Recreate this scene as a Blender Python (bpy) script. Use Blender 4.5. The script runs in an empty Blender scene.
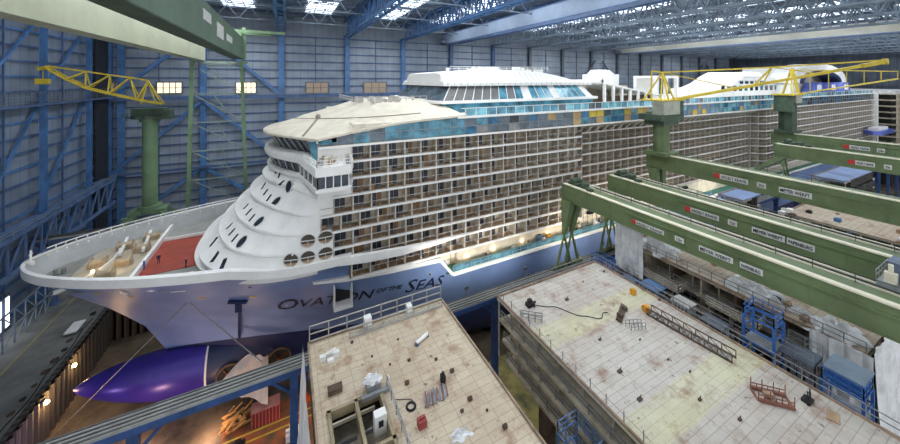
EXPO = 0.14
import bpy, math, random
from mathutils import Vector, Matrix
random.seed(7)
S = bpy.context.scene
COL = S.collection
R = math.radians
F = 327.0; HY = 80.0
YAW = math.atan2(165.0, 327.0)
# ---------------------------------------------------------------- camera (eye at the origin, 57.5 m above the dock floor)
cam_d = bpy.data.cameras.new('camera'); cam = bpy.data.objects.new('camera', cam_d); COL.objects.link(cam)
cam_d.sensor_width = 36; cam_d.lens = 36*F/900; cam_d.shift_y = -(222-HY)/900
cam_d.clip_end = 1500; cam_d.clip_start = .5
cam.location = (0, 0, 0); cam.rotation_euler = (R(90), 0, -YAW)
S.camera = cam
S.view_settings.view_transform = 'Standard'; S.view_settings.look = 'None'
S.view_settings.gamma = 1; S.view_settings.use_curve_mapping = False
S.view_settings.exposure = EXPO if 'EXPO' in globals() else 0.0
cy_, sy_ = math.cos(YAW), math.sin(YAW)
def ray(x, y):
    u = x-450
    return Vector((sy_*F+cy_*u, cy_*F-sy_*u, HY-y))
def PZ(x, y, z=-29.0): d = ray(x, y); return d*(z/d.z)
def PY(x, y, Y): d = ray(x, y); return d*(Y/d.y)
def PX(x, y, X): d = ray(x, y); return d*(X/d.x)
# ---------------------------------------------------------------- materials
def lin(c):
    return tuple(((v/255)/12.92 if v/255 <= .04045 else ((v/255+.055)/1.055)**2.4) for v in c)+(1,)
MATS = {}
def mat(name, rgb, rough=.6, metal=0, var=.12, scale=.6, rgb2=None, emit=0, bump=0):
    if name in MATS: return MATS[name]
    m = bpy.data.materials.new(name); m.use_nodes = True
    nt = m.node_tree; b = nt.nodes['Principled BSDF']
    b.inputs['Roughness'].default_value = rough; b.inputs['Metallic'].default_value = metal
    c = lin(rgb)
    if emit:
        b.inputs['Base Color'].default_value = c
        b.inputs['Emission Color'].default_value = c; b.inputs['Emission Strength'].default_value = emit
    else:
        tc = nt.nodes.new('ShaderNodeTexCoord'); nz = nt.nodes.new('ShaderNodeTexNoise')
        nz.inputs['Scale'].default_value = scale; nz.inputs['Detail'].default_value = 5; nz.inputs['Roughness'].default_value = .65
        nt.links.new(tc.outputs['Object'], nz.inputs['Vector'])
        rp = nt.nodes.new('ShaderNodeValToRGB')
        lo = tuple(v*(1-var*1.6) for v in c[:3])+(1,) if rgb2 is None else lin(rgb2)
        hi = tuple(min(1, v*(1+var)) for v in c[:3])+(1,)
        rp.color_ramp.elements[0].position = .36; rp.color_ramp.elements[0].color = lo
        rp.color_ramp.elements[1].position = .6; rp.color_ramp.elements[1].color = hi
        nt.links.new(nz.outputs['Fac'], rp.inputs['Fac']); nt.links.new(rp.outputs['Color'], b.inputs['Base Color'])
        if bump:
            bp = nt.nodes.new('ShaderNodeBump'); bp.inputs['Strength'].default_value = bump; bp.inputs['Distance'].default_value = .2
            nt.links.new(nz.outputs['Fac'], bp.inputs['Height']); nt.links.new(bp.outputs['Normal'], b.inputs['Normal'])
    MATS[name] = m; return m
def glassy(name, rgb, alpha=.5, rough=.1):
    m = mat(name, rgb, rough, 0, .1); m.node_tree.nodes['Principled BSDF'].inputs['Alpha'].default_value = alpha; return m
class NT:
    def __init__(s, m): s.t = m.node_tree; s.b = s.t.nodes['Principled BSDF']
    def n(s, ty, **k):
        x = s.t.nodes.new(ty)
        for a, v in k.items():
            if a in ('op', 'operation'): x.operation = v
            else: x.inputs[a.replace('_', ' ')].default_value = v
        return x
    def l(s, a, b): s.t.links.new(a, b)
def plate_mat(name, base, dark, rust, band=None, bands=(), axis=1, pw=2.4, ph=.8, rot=0):
    """steel plate deck: seams, blotchy stains, optional primer bands across it"""
    m = bpy.data.materials.new(name); m.use_nodes = True; k = NT(m); k.b.inputs['Roughness'].default_value = .75
    tc = k.n('ShaderNodeTexCoord')
    br = k.n('ShaderNodeTexBrick'); br.inputs['Scale'].default_value = 1.0
    br.inputs['Color1'].default_value = lin(base); br.inputs['Color2'].default_value = tuple(v*.9 for v in lin(base)[:3])+(1,)
    br.inputs['Mortar'].default_value = lin(dark); br.inputs['Mortar Size'].default_value = .026
    br.inputs['Brick Width'].default_value = pw; br.inputs['Row Height'].default_value = ph; br.offset = 0
    mp = k.n('ShaderNodeMapping'); mp.inputs['Rotation'].default_value = (0, 0, R(rot))
    k.l(tc.outputs['Object'], mp.inputs['Vector']); k.l(mp.outputs['Vector'], br.inputs['Vector'])
    cur = br.outputs['Color']
    def mix(cur, col, fac):
        x = k.t.nodes.new('ShaderNodeMix'); x.data_type = 'RGBA'; k.l(fac, x.inputs[0]); k.l(cur, x.inputs[6]); x.inputs[7].default_value = lin(col); return x.outputs[2]
    if band:
        sp = k.n('ShaderNodeSeparateXYZ'); k.l(tc.outputs['Object'], sp.inputs[0])
        nz = k.n('ShaderNodeTexNoise', Scale=.35, Detail=3); k.l(tc.outputs['Object'], nz.inputs['Vector'])
        tot = None
        for c0, w in bands:
            a = k.n('ShaderNodeMath', op='SUBTRACT'); k.l(sp.outputs[axis], a.inputs[0]); a.inputs[1].default_value = c0
            b = k.n('ShaderNodeMath', op='ABSOLUTE'); k.l(a.outputs[0], b.inputs[0])
            c = k.n('ShaderNodeMapRange'); k.l(b.outputs[0], c.inputs[0]); c.inputs[1].default_value = w; c.inputs[2].default_value = w*.8; c.inputs[3].default_value = 0; c.inputs[4].default_value = .52
            if tot is None: tot = c.outputs[0]
            else:
                d = k.n('ShaderNodeMath', op='MAXIMUM'); k.l(tot, d.inputs[0]); k.l(c.outputs[0], d.inputs[1]); tot = d.outputs[0]
        e = k.n('ShaderNodeMath', op='MULTIPLY'); k.l(tot, e.inputs[0]); k.l(nz.outputs[0], e.inputs[1])
        f = k.n('ShaderNodeMath', op='MULTIPLY'); k.l(e.outputs[0], f.inputs[0]); f.inputs[1].default_value = 1.5; f.use_clamp = True
        cur = mix(cur, band, f.outputs[0])
    for sc, p0, p1, col, st in ((.45, .52, .70, rust, .75), (2.0, .57, .68, dark, .8), (.16, .42, .7, rust, .35), (1.1, .62, .68, (96,66,46), .8)):
        nz = k.n('ShaderNodeTexNoise', Scale=sc, Detail=6, Roughness=.7); k.l(tc.outputs['Object'], nz.inputs['Vector'])
        mr = k.n('ShaderNodeMapRange'); k.l(nz.outputs[0], mr.inputs[0]); mr.inputs[1].default_value = p0; mr.inputs[2].default_value = p1; mr.inputs[4].default_value = st
        cur = mix(cur, col, mr.outputs[0])
    k.l(cur, k.b.inputs['Base Color']); MATS[name] = m; return m
def stripe_mat(name, c1, c2, axis, period, duty=.12, rough=.6, var=.3):
    """cladding sheets: thin seams repeating along one axis, cloudy tint"""
    m = bpy.data.materials.new(name); m.use_nodes = True; k = NT(m); k.b.inputs['Roughness'].default_value = rough
    tc = k.n('ShaderNodeTexCoord'); sp = k.n('ShaderNodeSeparateXYZ'); k.l(tc.outputs['Object'], sp.inputs[0])
    a = k.n('ShaderNodeMath', op='DIVIDE'); k.l(sp.outputs[axis], a.inputs[0]); a.inputs[1].default_value = period
    f = k.n('ShaderNodeMath', op='FRACT'); k.l(a.outputs[0], f.inputs[0])
    g = k.n('ShaderNodeMath', op='LESS_THAN'); k.l(f.outputs[0], g.inputs[0]); g.inputs[1].default_value = duty
    nz = k.n('ShaderNodeTexNoise', Scale=.15, Detail=5); k.l(tc.outputs['Object'], nz.inputs['Vector'])
    rp = k.n('ShaderNodeValToRGB'); c = lin(c1)
    rp.color_ramp.elements[0].position = .3; rp.color_ramp.elements[0].color = tuple(v*(1-var) for v in c[:3])+(1,)
    rp.color_ramp.elements[1].position = .65; rp.color_ramp.elements[1].color = c
    k.l(nz.outputs[0], rp.inputs[0])
    x = k.t.nodes.new('ShaderNodeMix'); x.data_type = 'RGBA'; k.l(g.outputs[0], x.inputs[0]); k.l(rp.outputs[0], x.inputs[6]); x.inputs[7].default_value = lin(c2)
    k.l(x.outputs[2], k.b.inputs['Base Color']); MATS[name] = m; return m
# ---------------------------------------------------------------- mesh builder
class MB:
    def __init__(s): s.v = []; s.f = []; s.m = []; s.cur = 0
    def mt(s, i): s.cur = i; return s
    def face(s, pts):
        n = len(s.v); s.v += [tuple(p) for p in pts]; s.f.append(tuple(range(n, n+len(pts)))); s.m.append(s.cur); return s
    def hexa(s, p):
        n = len(s.v); s.v += [tuple(q) for q in p]
        for q in ((0,3,2,1),(4,5,6,7),(0,1,5,4),(1,2,6,5),(2,3,7,6),(3,0,4,7)):
            s.f.append(tuple(n+i for i in q)); s.m.append(s.cur)
        return s
    def box(s, x0, x1, y0, y1, z0, z1):
        x0, x1 = min(x0,x1), max(x0,x1); y0, y1 = min(y0,y1), max(y0,y1); z0, z1 = min(z0,z1), max(z0,z1)
        return s.hexa([(x0,y0,z0),(x1,y0,z0),(x1,y1,z0),(x0,y1,z0),(x0,y0,z1),(x1,y0,z1),(x1,y1,z1),(x0,y1,z1)])
    def bar(s, p, q, w, h=None, w2=None):
        p = Vector(p); q = Vector(q); d = q-p
        if d.length < 1e-5: return s
        d.normalize(); h = h or w
        up = Vector((0,0,1)) if abs(d.z) < .95 else Vector((0,1,0))
        a = d.cross(up).normalized(); b = a.cross(d).normalized()
        k = (w2/w) if w2 else 1
        P = []
        for c, e in ((p, 1), (q, k)):
            for i, j in ((-1,-1),(1,-1),(1,1),(-1,1)): P.append(c+a*(i*w*e/2)+b*(j*h*e/2))
        return s.hexa(P)
    def tube(s, p, q, r, n=10, r2=None, cap=True):
        p = Vector(p); q = Vector(q); d = (q-p)
        if d.length < 1e-5: return s
        d.normalize(); r2 = r if r2 is None else r2
        up = Vector((0,0,1)) if abs(d.z) < .95 else Vector((0,1,0))
        a = d.cross(up).normalized(); b = a.cross(d)
        o = len(s.v)
        for c, rr in ((p, r), (q, r2)):
            for i in range(n):
                t = 2*math.pi*i/n; s.v.append(tuple(c+a*(rr*math.cos(t))+b*(rr*math.sin(t))))
        for i in range(n):
            j = (i+1) % n; s.f.append((o+i, o+j, o+n+j, o+n+i)); s.m.append(s.cur)
        if cap:
            s.f.append(tuple(o+i for i in range(n))); s.m.append(s.cur)
            s.f.append(tuple(o+n+i for i in reversed(range(n)))); s.m.append(s.cur)
        return s
    def path(s, pts, r, n=6):
        for a, b in zip(pts, pts[1:]): s.tube(a, b, r, n)
        return s
    def grid(s, rows, close=False):
        o = len(s.v); w = len(rows[0])
        for r in rows: s.v += [tuple(p) for p in r]
        for i in range(len(rows)-1):
            for j in range(w if close else w-1):
                k = (j+1) % w
                s.f.append((o+i*w+j, o+i*w+k, o+(i+1)*w+k, o+(i+1)*w+j)); s.m.append(s.cur)
        return s
    def prism(s, poly, z0, z1):
        n = len(poly); o = len(s.v)
        s.v += [(x,y,z0) for x,y in poly]+[(x,y,z1) for x,y in poly]
        s.f.append(tuple(o+i for i in reversed(range(n)))); s.m.append(s.cur)
        s.f.append(tuple(o+n+i for i in range(n))); s.m.append(s.cur)
        for i in range(n):
            j = (i+1) % n; s.f.append((o+i, o+j, o+n+j, o+n+i)); s.m.append(s.cur)
        return s
    def rail(s, pts, h=1.1, step=2.0, r=.035, lines=(1,.5)):
        for a, b in zip(pts, pts[1:]):
            a = Vector(a); b = Vector(b); L = (b-a).length; n = max(1, round(L/step))
            for i in range(n+1):
                p = a.lerp(b, i/n); s.bar(p, p+Vector((0,0,h)), r*2)
            for k in lines: s.bar(a+Vector((0,0,h*k)), b+Vector((0,0,h*k)), r*2)
        return s
    def sphere(s, c, r, n=10, m=6, sc=(1,1,1)):
        rows = []
        for i in range(m+1):
            t = math.pi*i/m
            rows.append([(c[0]+r*sc[0]*math.sin(t)*math.cos(2*math.pi*j/n), c[1]+r*sc[1]*math.sin(t)*math.sin(2*math.pi*j/n), c[2]+r*sc[2]*math.cos(t)) for j in range(n)])
        return s.grid(rows, True)
    def build(s, name, mats, parent=None, smooth=False, fix=True, kind=None, label=None, origin=None):
        me = bpy.data.meshes.new(name)
        off = Vector((0,0,0))
        if parent is None and origin != 'world' and s.v:
            xs = [v[0] for v in s.v]; ys = [v[1] for v in s.v]; zs = [v[2] for v in s.v]
            off = Vector(((min(xs)+max(xs))/2, (min(ys)+max(ys))/2, min(zs)))
        if parent is not None: off = parent.location if parent.parent is None else parent.parent.location+parent.location
        me.from_pydata([(v[0]-off.x, v[1]-off.y, v[2]-off.z) for v in s.v], [], s.f)
        if not isinstance(mats, (list, tuple)): mats = [mats]
        for m in mats: me.materials.append(m)
        me.polygons.foreach_set('material_index', s.m)
        if fix:
            import bmesh
            bm = bmesh.new(); bm.from_mesh(me)
            if smooth: bmesh.ops.remove_doubles(bm, verts=bm.verts, dist=.001)
            bmesh.ops.recalc_face_normals(bm, faces=bm.faces); bm.to_mesh(me); bm.free()
        if smooth:
            me.polygons.foreach_set('use_smooth', [True]*len(me.polygons))
            try: me.set_sharp_from_angle(angle=R(38))
            except Exception: pass
        o = bpy.data.objects.new(name, me); COL.objects.link(o)
        if parent is not None: o.parent = parent
        else: o.location = off
        if kind: o['kind'] = kind
        if label: o['label'] = label
        return o
def tag(o, label, cat, group=None, kind=None):
    o['label'] = label; o['category'] = cat
    if group: o['group'] = group
    if kind: o['kind'] = kind
    return o
def thing(name, label, cat, loc, group=None):
    o = bpy.data.objects.new(name, None); COL.objects.link(o); o.location = loc; o.empty_display_size = .5
    return tag(o, label, cat, group)
def interp(x, xs, ys):
    if x <= xs[0]: return ys[0]
    for i in range(len(xs)-1):
        if x <= xs[i+1]: return ys[i]+(ys[i+1]-ys[i])*(x-xs[i])/(xs[i+1]-xs[i])
    return ys[-1]
def text_mesh(txt, size, weight=0):
    c = bpy.data.curves.new('t', 'FONT'); c.body = txt; c.size = size; c.resolution_u = 2; c.offset = weight
    o = bpy.data.objects.new('t', c); COL.objects.link(o)
    bpy.context.view_layer.update()
    me = o.to_mesh(); vs = [tuple(v.co) for v in me.vertices]; fs = [tuple(p.vertices) for p in me.polygons]
    o.to_mesh_clear(); bpy.data.objects.remove(o); bpy.data.curves.remove(c)
    return vs, fs

WHITE = mat('white ship paint', (232,230,224), .45, 0, .05, .25)
CREAM = mat('cream deckhouse', (206,196,178), .6, 0, .1, .5)
STEEL = mat('grey steel', (140,142,142), .5, .3, .15, 1)
DARK = mat('dark recess', (38,36,34), .8, 0, .3, .6)
BROWN = mat('rust brown steel', (92,74,60), .85, 0, .3, .8)
BLACK = mat('black rubber', (22,22,24), .6, 0, .2, 2)
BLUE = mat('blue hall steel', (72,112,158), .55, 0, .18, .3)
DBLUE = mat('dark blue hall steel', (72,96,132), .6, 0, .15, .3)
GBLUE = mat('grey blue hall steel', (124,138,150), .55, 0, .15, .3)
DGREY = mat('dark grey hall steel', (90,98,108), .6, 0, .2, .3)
GREEN = mat('crane green', (98,114,76), .55, 0, .14, .25)
DGREEN = mat('dark crane green', (62,78,60), .65, 0, .2, .4)
LGREEN = mat('pale crane green', (160,170,142), .55, 0, .1, .2)
YELLOW = mat('crane yellow', (196,172,44), .55, 0, .12, .6)
RAILC = mat('cream rail paint', (222,214,188), .6, 0, .06, .5)
TEAL = mat('teal glass', (84,138,156), .15, .1, .35, .35)
GLASSD = mat('dark window glass', (42,52,62), .12, .1, .3, .5)
TAN = mat('tan balcony floor', (164,136,106), .7, 0, .2, .4)
TARP = mat('white tarpaulin', (214,214,212), .6, 0, .12, .7, bump=.4)
RED = mat('red deck paint', (150,62,46), .7, 0, .14, .3)
# ================================================================ THE HALL
WX0, WX1, WY, ROOF, FL, UP = -50.0, 345.0, 142.0, 25.0, -57.5, -50.0
CLAD = stripe_mat('wall cladding', (146,156,168), (112,122,138), 0, 2.7, .06)
CLADL = stripe_mat('left wall cladding', (128,140,156), (92,104,122), 1, 2.7, .06)
SHEET = stripe_mat('sheet piling', (78,74,68), (40,37,34), 1, 1.3, .42, .8)
SHEETX = stripe_mat('sheet piling far side', (74,66,60), (34,30,28), 0, 1.3, .42, .8)
ROOFM = stripe_mat('roof sheeting', (128,142,164), (96,108,130), 0, 4.0, .1)
FLOORM = mat('dock floor concrete', (104,92,74), .6, 0, .1, .22, rgb2=(60,52,44))
ROAD = mat('hall road', (112,112,106), .7, 0, .2, .2)
OCHRE = mat('orange lamplit floor', (150,84,50), .8, 0, .2, .35, rgb2=(84,80,60))
GAPF = mat('mossy yellow floor', (158,146,84), .6, 0, .12, .3, rgb2=(96,90,60))
SKYL = mat('skylight glazing', (235,242,255), .4, emit=3.2)
fl = MB().box(-34.5, WX1, -30, 98, FL-1, FL).build('floor', FLOORM, kind='structure', origin='world')
MB().box(17, 48, 8, 56, FL, FL+.03).build('floor_stain_and_glow', GAPF, kind='structure', parent=fl)
MB().box(-9, 5, 54, 66, FL, FL+.03).build('floor_stain_and_glow', OCHRE, kind='structure', parent=fl)  # orange lamplight under the bow, put into the floor colour
mk = MB()
for y, x0, x1 in ((62.2,-14,8), (60.8,-14,8), (55.5,-12,8)): mk.box(x0, x1, y-.14, y+.14, FL+.03, FL+.05)
for x in (21.4, 23.6): mk.box(x-.1, x+.1, 10, 48, FL, FL+.04)
mk.build('floor_marking', mat('yellow floor paint', (205,178,60), .6), kind='structure', parent=fl)
w = MB().box(WX0, -34.5, -30, WY, UP-1, UP); up = w.build('floor_upper', ROAD, kind='structure', origin='world')
MB().box(-34.5, WX1, 98.6, WY, UP-1, UP).build('floor_far_side', ROAD, kind='structure', origin='world')
mk = MB().box(-43.2, -42.9, 40, 130, UP, UP+.03)
mk.build('road_line', mat('worn yellow line', (150,142,88), .7), kind='structure', parent=up)
# dock walls of sheet piling with a corrugated profile
m = MB(); y = 30.0; i = 0; prof = []
while y < 98: prof.append((-34.5 if (i//2) % 2 else -33.95, y)); y += .33; i += 1
m.grid([[(x, y, FL) for x, y in prof], [(x, y, UP) for x, y in prof]])
m.box(-35.3, -34.5, 30, 98.6, FL, UP+.15)
m.build('wall_dock_end', SHEET, kind='structure', origin='world')
m = MB(); x = -34.5; i = 0; prof = []
while x < 120: prof.append((x, 98.0 if (i//2) % 2 else 97.45)); x += .33; i += 1
m.grid([[(x, y, FL) for x, y in prof], [(x, y, UP) for x, y in prof]]); m.box(-35.3, WX1, 98, 98.6, FL, UP+.15)
m.build('wall_dock_far', SHEETX, kind='structure', origin='world')
# back wall
wb = MB().box(WX0-1, WX1, WY, WY+.6, FL, ROOF).build('wall_back', CLAD, kind='structure', origin='world')
colx = [-1.2+24.35*k for k in range(-2, 15)]
for i, x in enumerate(colx):
    if x < WX0: continue
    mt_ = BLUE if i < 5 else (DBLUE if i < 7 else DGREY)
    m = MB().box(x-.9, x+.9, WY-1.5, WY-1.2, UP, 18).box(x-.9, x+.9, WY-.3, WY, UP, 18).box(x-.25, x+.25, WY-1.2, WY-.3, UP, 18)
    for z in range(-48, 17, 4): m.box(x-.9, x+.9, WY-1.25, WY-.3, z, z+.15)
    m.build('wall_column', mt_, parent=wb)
for k, z in enumerate([z*3.25-48 for z in range(21)]):
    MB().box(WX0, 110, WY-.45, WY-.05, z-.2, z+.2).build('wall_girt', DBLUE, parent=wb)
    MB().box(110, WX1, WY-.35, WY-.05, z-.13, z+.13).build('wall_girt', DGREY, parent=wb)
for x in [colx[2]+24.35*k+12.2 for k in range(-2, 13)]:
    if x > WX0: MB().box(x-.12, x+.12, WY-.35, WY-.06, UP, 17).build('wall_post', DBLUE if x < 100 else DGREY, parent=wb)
xm = -25.5
for a, b in (((xm, 17), (-1.2, -6)), ((xm, 17), (-49, -5)), ((xm, -7), (-1.2, -30)), ((xm, -7), (-49, -30)),
             ((xm, -30), (-1.2, -49)), ((xm, -30), (-49, -49))):
    MB().bar((a[0], WY-1.9, a[1]), (b[0], WY-1.9, b[1]), 1.0).build('wall_brace', BLUE, parent=wb)
for xx, s in ((162.5, 1), (186.9, -1), (284, 1), (308, -1)):
    MB().bar((xx-9, WY-1.9, -8), (xx+9, WY-1.9, 12), .8).build('wall_brace', DGREY, parent=wb) if s > 0 else MB().bar((xx-9, WY-1.9, 12), (xx+9, WY-1.9, -8), .8).build('wall_brace', DGREY, parent=wb)
# gallery along the back wall
g = MB().box(WX0+1, WX1-5, WY-3.0, WY-1.9, -6.3, -5.9); g.box(WX0+1, WX1-5, WY-3.1, WY-2.9, -6.7, -5.7)
g.build('wall_gallery', DBLUE, parent=wb)
MB().rail([(WX0+3, WY-3, -5.9), (200, WY-3, -5.9)], 1.1, 4, .06).build('gallery_railing', GBLUE, parent=wb)
g = MB().box(WX0+1, 60, WY-3.0, WY-1.9, -30.4, -29.8); g.build('wall_gallery', DBLUE, parent=wb)
# windows in the back wall
WARMW = mat('lit warm window', (250,232,196), .4, emit=1.0); DIMW = mat('dull window', (150,132,112), .4, emit=.22); FR = mat('window frame', (90,96,104), .6)
for n, (x0, x1, lit) in enumerate(((157,182,1), (236,256,1), (306,328,0), (364,386,0), (112,122,0))):
    a = PY(x0, 82.5, WY-.6); b = PY(x1, 93, WY-.6)
    f = MB().box(a.x-.3, b.x+.3, WY-.75, WY-.62, b.z-.3, a.z+.3).build('window_%d' % (n+1), FR, kind='structure', origin='world')
    k = 4 if lit else 3
    for i in range(k):
        w_ = (b.x-a.x)/k
        MB().box(a.x+i*w_+.15, a.x+(i+1)*w_-.15, WY-.85, WY-.76, b.z+.1, (a.z+b.z)/2-.1).box(a.x+i*w_+.15, a.x+(i+1)*w_-.15, WY-.85, WY-.76, (a.z+b.z)/2+.1, a.z-.1).build('window_pane', WARMW if lit else DIMW, parent=f)
# left wall
wl = MB().box(WX0-.6, WX0, 20, WY, FL, ROOF).build('wall_left', CLADL, kind='structure', origin='world')
for k, z in enumerate([z*3.25-48 for z in range(21)]):
    MB().box(WX0+.05, WX0+.45, 20, WY, z-.22, z+.22).build('wall_girt', BLUE if k % 3 == 0 else DBLUE, parent=wl)
for y in (49, 68, 87, 106, 125):
    m = MB().box(-48.6, -47.6, y-.4, y-.2, UP, 13).box(-48.6, -47.6, y+.2, y+.4, UP, 13).box(-48.2, -48.0, y-.2, y+.2, UP, 13)
    m.bar((-48.2, y, 13), (-49.6, y, 15.6), 1.2); m.build('wall_column', BLUE, parent=wl)
for y in (49, 68, 87, 106):
    for z0, z1 in ((-5, 13), (-30, -6), (-49, -30)):
        MB().bar((-49.2, y, z0), (-49.2, y+19, z1), .45).build('wall_brace', BLUE, parent=wl)
        MB().bar((-49.2, y+9.5, z0), (-49.2, y+9.5, z1), .3).build('wall_post', DBLUE, parent=wl)
for z0, z1, in ((-37, -30),):
    m = MB().bar((-46.4, 20, z0), (-46.4, 135, z0), .7).bar((-46.4, 20, z1), (-46.4, 135, z1), .9)
    for k in range(24):
        y = 20+k*4.8
        m.bar((-46.4, y, z0), (-46.4, y, z1), .3).bar((-46.4, y, z0), (-46.4, y+4.8, z1), .3)
    m.box(-49.5, -46, 20, 135, z1, z1+.3)
    m.build('gallery_truss', mat('grey blue gallery', (88,112,150), .6), parent=wl)
MB().rail([(-46, 20, -29.7), (-46, 135, -29.7)], 1.2, 3, .07).build('gallery_railing', GBLUE, parent=wl)
MB().box(-49.5, -47, 20, 138, -5.6, -5.2).build('gallery_walkway', DBLUE, parent=wl)
r_ = MB()
for z in (-5, -4.4, -3.8, -3.2, -2.6): r_.bar((-47, 20, z), (-47, 138, z), .1)
for k in range(80): r_.bar((-47, 20+k*1.5, -5.2), (-47, 20+k*1.5, -2.5), .08)
r_.build('gallery_railing', DGREY, parent=wl)
MB().box(WX0+.5, WX0+.8, 131.5, 139, UP, 14).build('wall_dark_bay', mat('dark bay', (38,42,50), .8), parent=wl)
MB().box(-47.6, -45.8, WY-1.8, WY-1.3, UP, 17).build('wall_column', BLUE, parent=wb)
# low glazed opening and white guard lattice at the foot of the left wall
a = MB().box(-49.9, -49.6, 88, 99, -49.5, -43).build('window_6', FR, kind='structure', origin='world')
MB().box(-49.55, -49.45, 88.4, 98.6, -49.2, -43.4).build('window_pane', mat('daylit window', (235,240,250), .4, emit=1.8), parent=a)
m = MB()
for k in range(26):
    y = 30+k*3
    m.bar((-46, y, -50), (-46, y, -43.5), .18).bar((-46, y, -50), (-46, y+3, -46.8), .12).bar((-46, y+3, -46.8), (-46, y, -43.5), .12)
for z in (-46.8, -43.5): m.bar((-46, 30, z), (-46, 108, z), .22)
m.build('wall_lattice', GBLUE, parent=wl)
# right end wall
we = MB().box(WX1, WX1+.6, -30, WY, FL, ROOF).build('wall_right', stripe_mat('end wall cladding', (96,106,118), (64,72,82), 1, 3, .1), kind='structure', origin='world')
for k in range(9): MB().box(WX1-1.2, WX1-.1, 20+k*15, 21.4+k*15, FL, 19).build('wall_column', DGREY, parent=we)
for k in range(12): MB().box(WX1-.5, WX1-.05, -30, WY, -46+k*6, -45.5+k*6).build('wall_girt', DGREY, parent=we)
# roof: sheeting, skylights, trusses
ce = MB().box(WX0-1, WX1, -30, WY, ROOF, ROOF+.5).build('ceiling', ROOFM, kind='structure', origin='world')
for k in range(16):
    xc = -13.4+24.35*k-24.35
    for y0 in (111, 86, 61, 36, 11):
        if xc < WX0: continue
        f = MB()
        x0, x1, y1 = xc-4.6, xc+4.6, y0+19
        f.box(x0, x1, y0, y1, ROOF-.3, ROOF-.1)
        s = f.build('skylight', SKYL, parent=ce)
        g = MB()
        for q in range(4): g.box(x0-.1, x1+.1, y0+q*19/3-.12, y0+q*19/3+.12, ROOF-.55, ROOF-.28)
        for q in range(4): g.box(x0+q*9.2/3-.1, x0+q*9.2/3+.1, y0, y1, ROOF-.55, ROOF-.28)
        g.build('skylight_frame', GBLUE, parent=s)
for k in range(16):
    xc = -1.2+24.35*(k-1)
    if abs(xc-71.9) < 3: xc += 3.2
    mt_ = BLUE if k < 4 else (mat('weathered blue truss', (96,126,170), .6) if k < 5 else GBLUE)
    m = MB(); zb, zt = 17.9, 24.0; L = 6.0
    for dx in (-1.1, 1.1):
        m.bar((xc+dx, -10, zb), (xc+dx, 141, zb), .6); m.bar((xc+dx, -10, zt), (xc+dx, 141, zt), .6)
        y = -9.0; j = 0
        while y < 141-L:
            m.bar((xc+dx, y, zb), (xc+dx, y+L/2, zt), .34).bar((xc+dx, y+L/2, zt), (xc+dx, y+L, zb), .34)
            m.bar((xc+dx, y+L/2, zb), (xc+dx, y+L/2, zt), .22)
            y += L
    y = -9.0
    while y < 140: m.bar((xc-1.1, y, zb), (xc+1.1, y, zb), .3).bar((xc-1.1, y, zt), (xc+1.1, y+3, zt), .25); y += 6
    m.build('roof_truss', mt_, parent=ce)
for y in (6, 30, 54, 78, 102, 126):
    m = MB(); zb, zt = 20.2, 24.4; x = WX0
    m.bar((WX0, y, zb), (WX1, y, zb), .3).bar((WX0, y, zt), (WX1, y, zt), .3)
    while x < WX1: m.bar((x, y, zb), (x+3, y, zt), .2).bar((x+3, y, zt), (x+6, y, zb), .2); x += 6.09
    m.build('roof_cross_truss', GBLUE, parent=ce)
for y in range(0, 141, 8): MB().bar((WX0, y, 24.3), (WX1, y, 24.3), .3).build('roof_purlin', GBLUE, parent=ce)
m = MB()
for k in range(15):
    x = -1.2+24.35*(k-1)
    for y in range(0, 130, 24): m.bar((x, y, 24.2), (x+24.35, y+24, 24.2), .2).bar((x, y+24, 24.2), (x+24.35, y, 24.2), .2)
m.build('roof_wind_bracing', GBLUE, parent=ce)
# overhead bridge cranes
def bridge_crane(x, colr, lab):
    t = thing('bridge_crane', lab, 'crane', (x, 70, 17), 'overhead travelling cranes under the roof')
    m = MB().box(x-1.4, x+1.4, -10, 141, 17.0, 21.3); m.build('girder', colr, t)
    MB().box(x-1.7, x+1.7, -10, 141, 16.7, 17.0).box(x-1.7, x+1.7, -10, 141, 21.3, 21.5).build('flange', mat('girder flange', (110,134,176), .6), t)
    MB().box(x-3.5, x+3.5, 137, 140, 17.2, 18.6).build('end_carriage', GBLUE, t)
    MB().rail([(x+1.6, -5, 21.5), (x+1.6, 138, 21.5)], 1.1, 4, .05).build('railing', GBLUE, t)
bridge_crane(68.8, mat('pale crane girder', (186,202,220), .5, 0, .06, .2), 'pale grey-blue overhead crane girder at the top centre, nearest of the two')
bridge_crane(193, mat('beige crane girder', (214,210,192), .5, 0, .06, .2), 'beige overhead crane girder at the top right behind grey trusses')
# ================================================================ THE CRUISE SHIP
SY0, SY1, SC = 54.5, 95.5, 75.0
XJ = 4.6
XEND = 286.0
ship = thing('cruise_ship', 'huge white cruise ship with blue hull and purple bulbous bow filling the hall', 'ship', (0, SC, FL))
def hull_mat():
    m = bpy.data.materials.new('lavender blue hull paint'); m.use_nodes = True; k = NT(m); k.b.inputs['Roughness'].default_value = .45
    tc = k.n('ShaderNodeTexCoord'); nz = k.n('ShaderNodeTexNoise', Scale=.12, Detail=5); k.l(tc.outputs['Object'], nz.inputs['Vector'])
    rp = k.n('ShaderNodeValToRGB'); rp.color_ramp.elements[0].position = .3; rp.color_ramp.elements[0].color = lin((100,122,166)); rp.color_ramp.elements[1].position = .7; rp.color_ramp.elements[1].color = lin((124,148,192))
    k.l(nz.outputs[0], rp.inputs[0]); k.l(rp.outputs[0], k.b.inputs['Base Color']); return m
HULL = hull_mat()
NAVY = mat('navy bottom paint', (30,40,78), .4, 0, .15, .2)
PURP = mat('purple bulb paint', (64,48,150), .33, .1, .12, .15)
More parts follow.
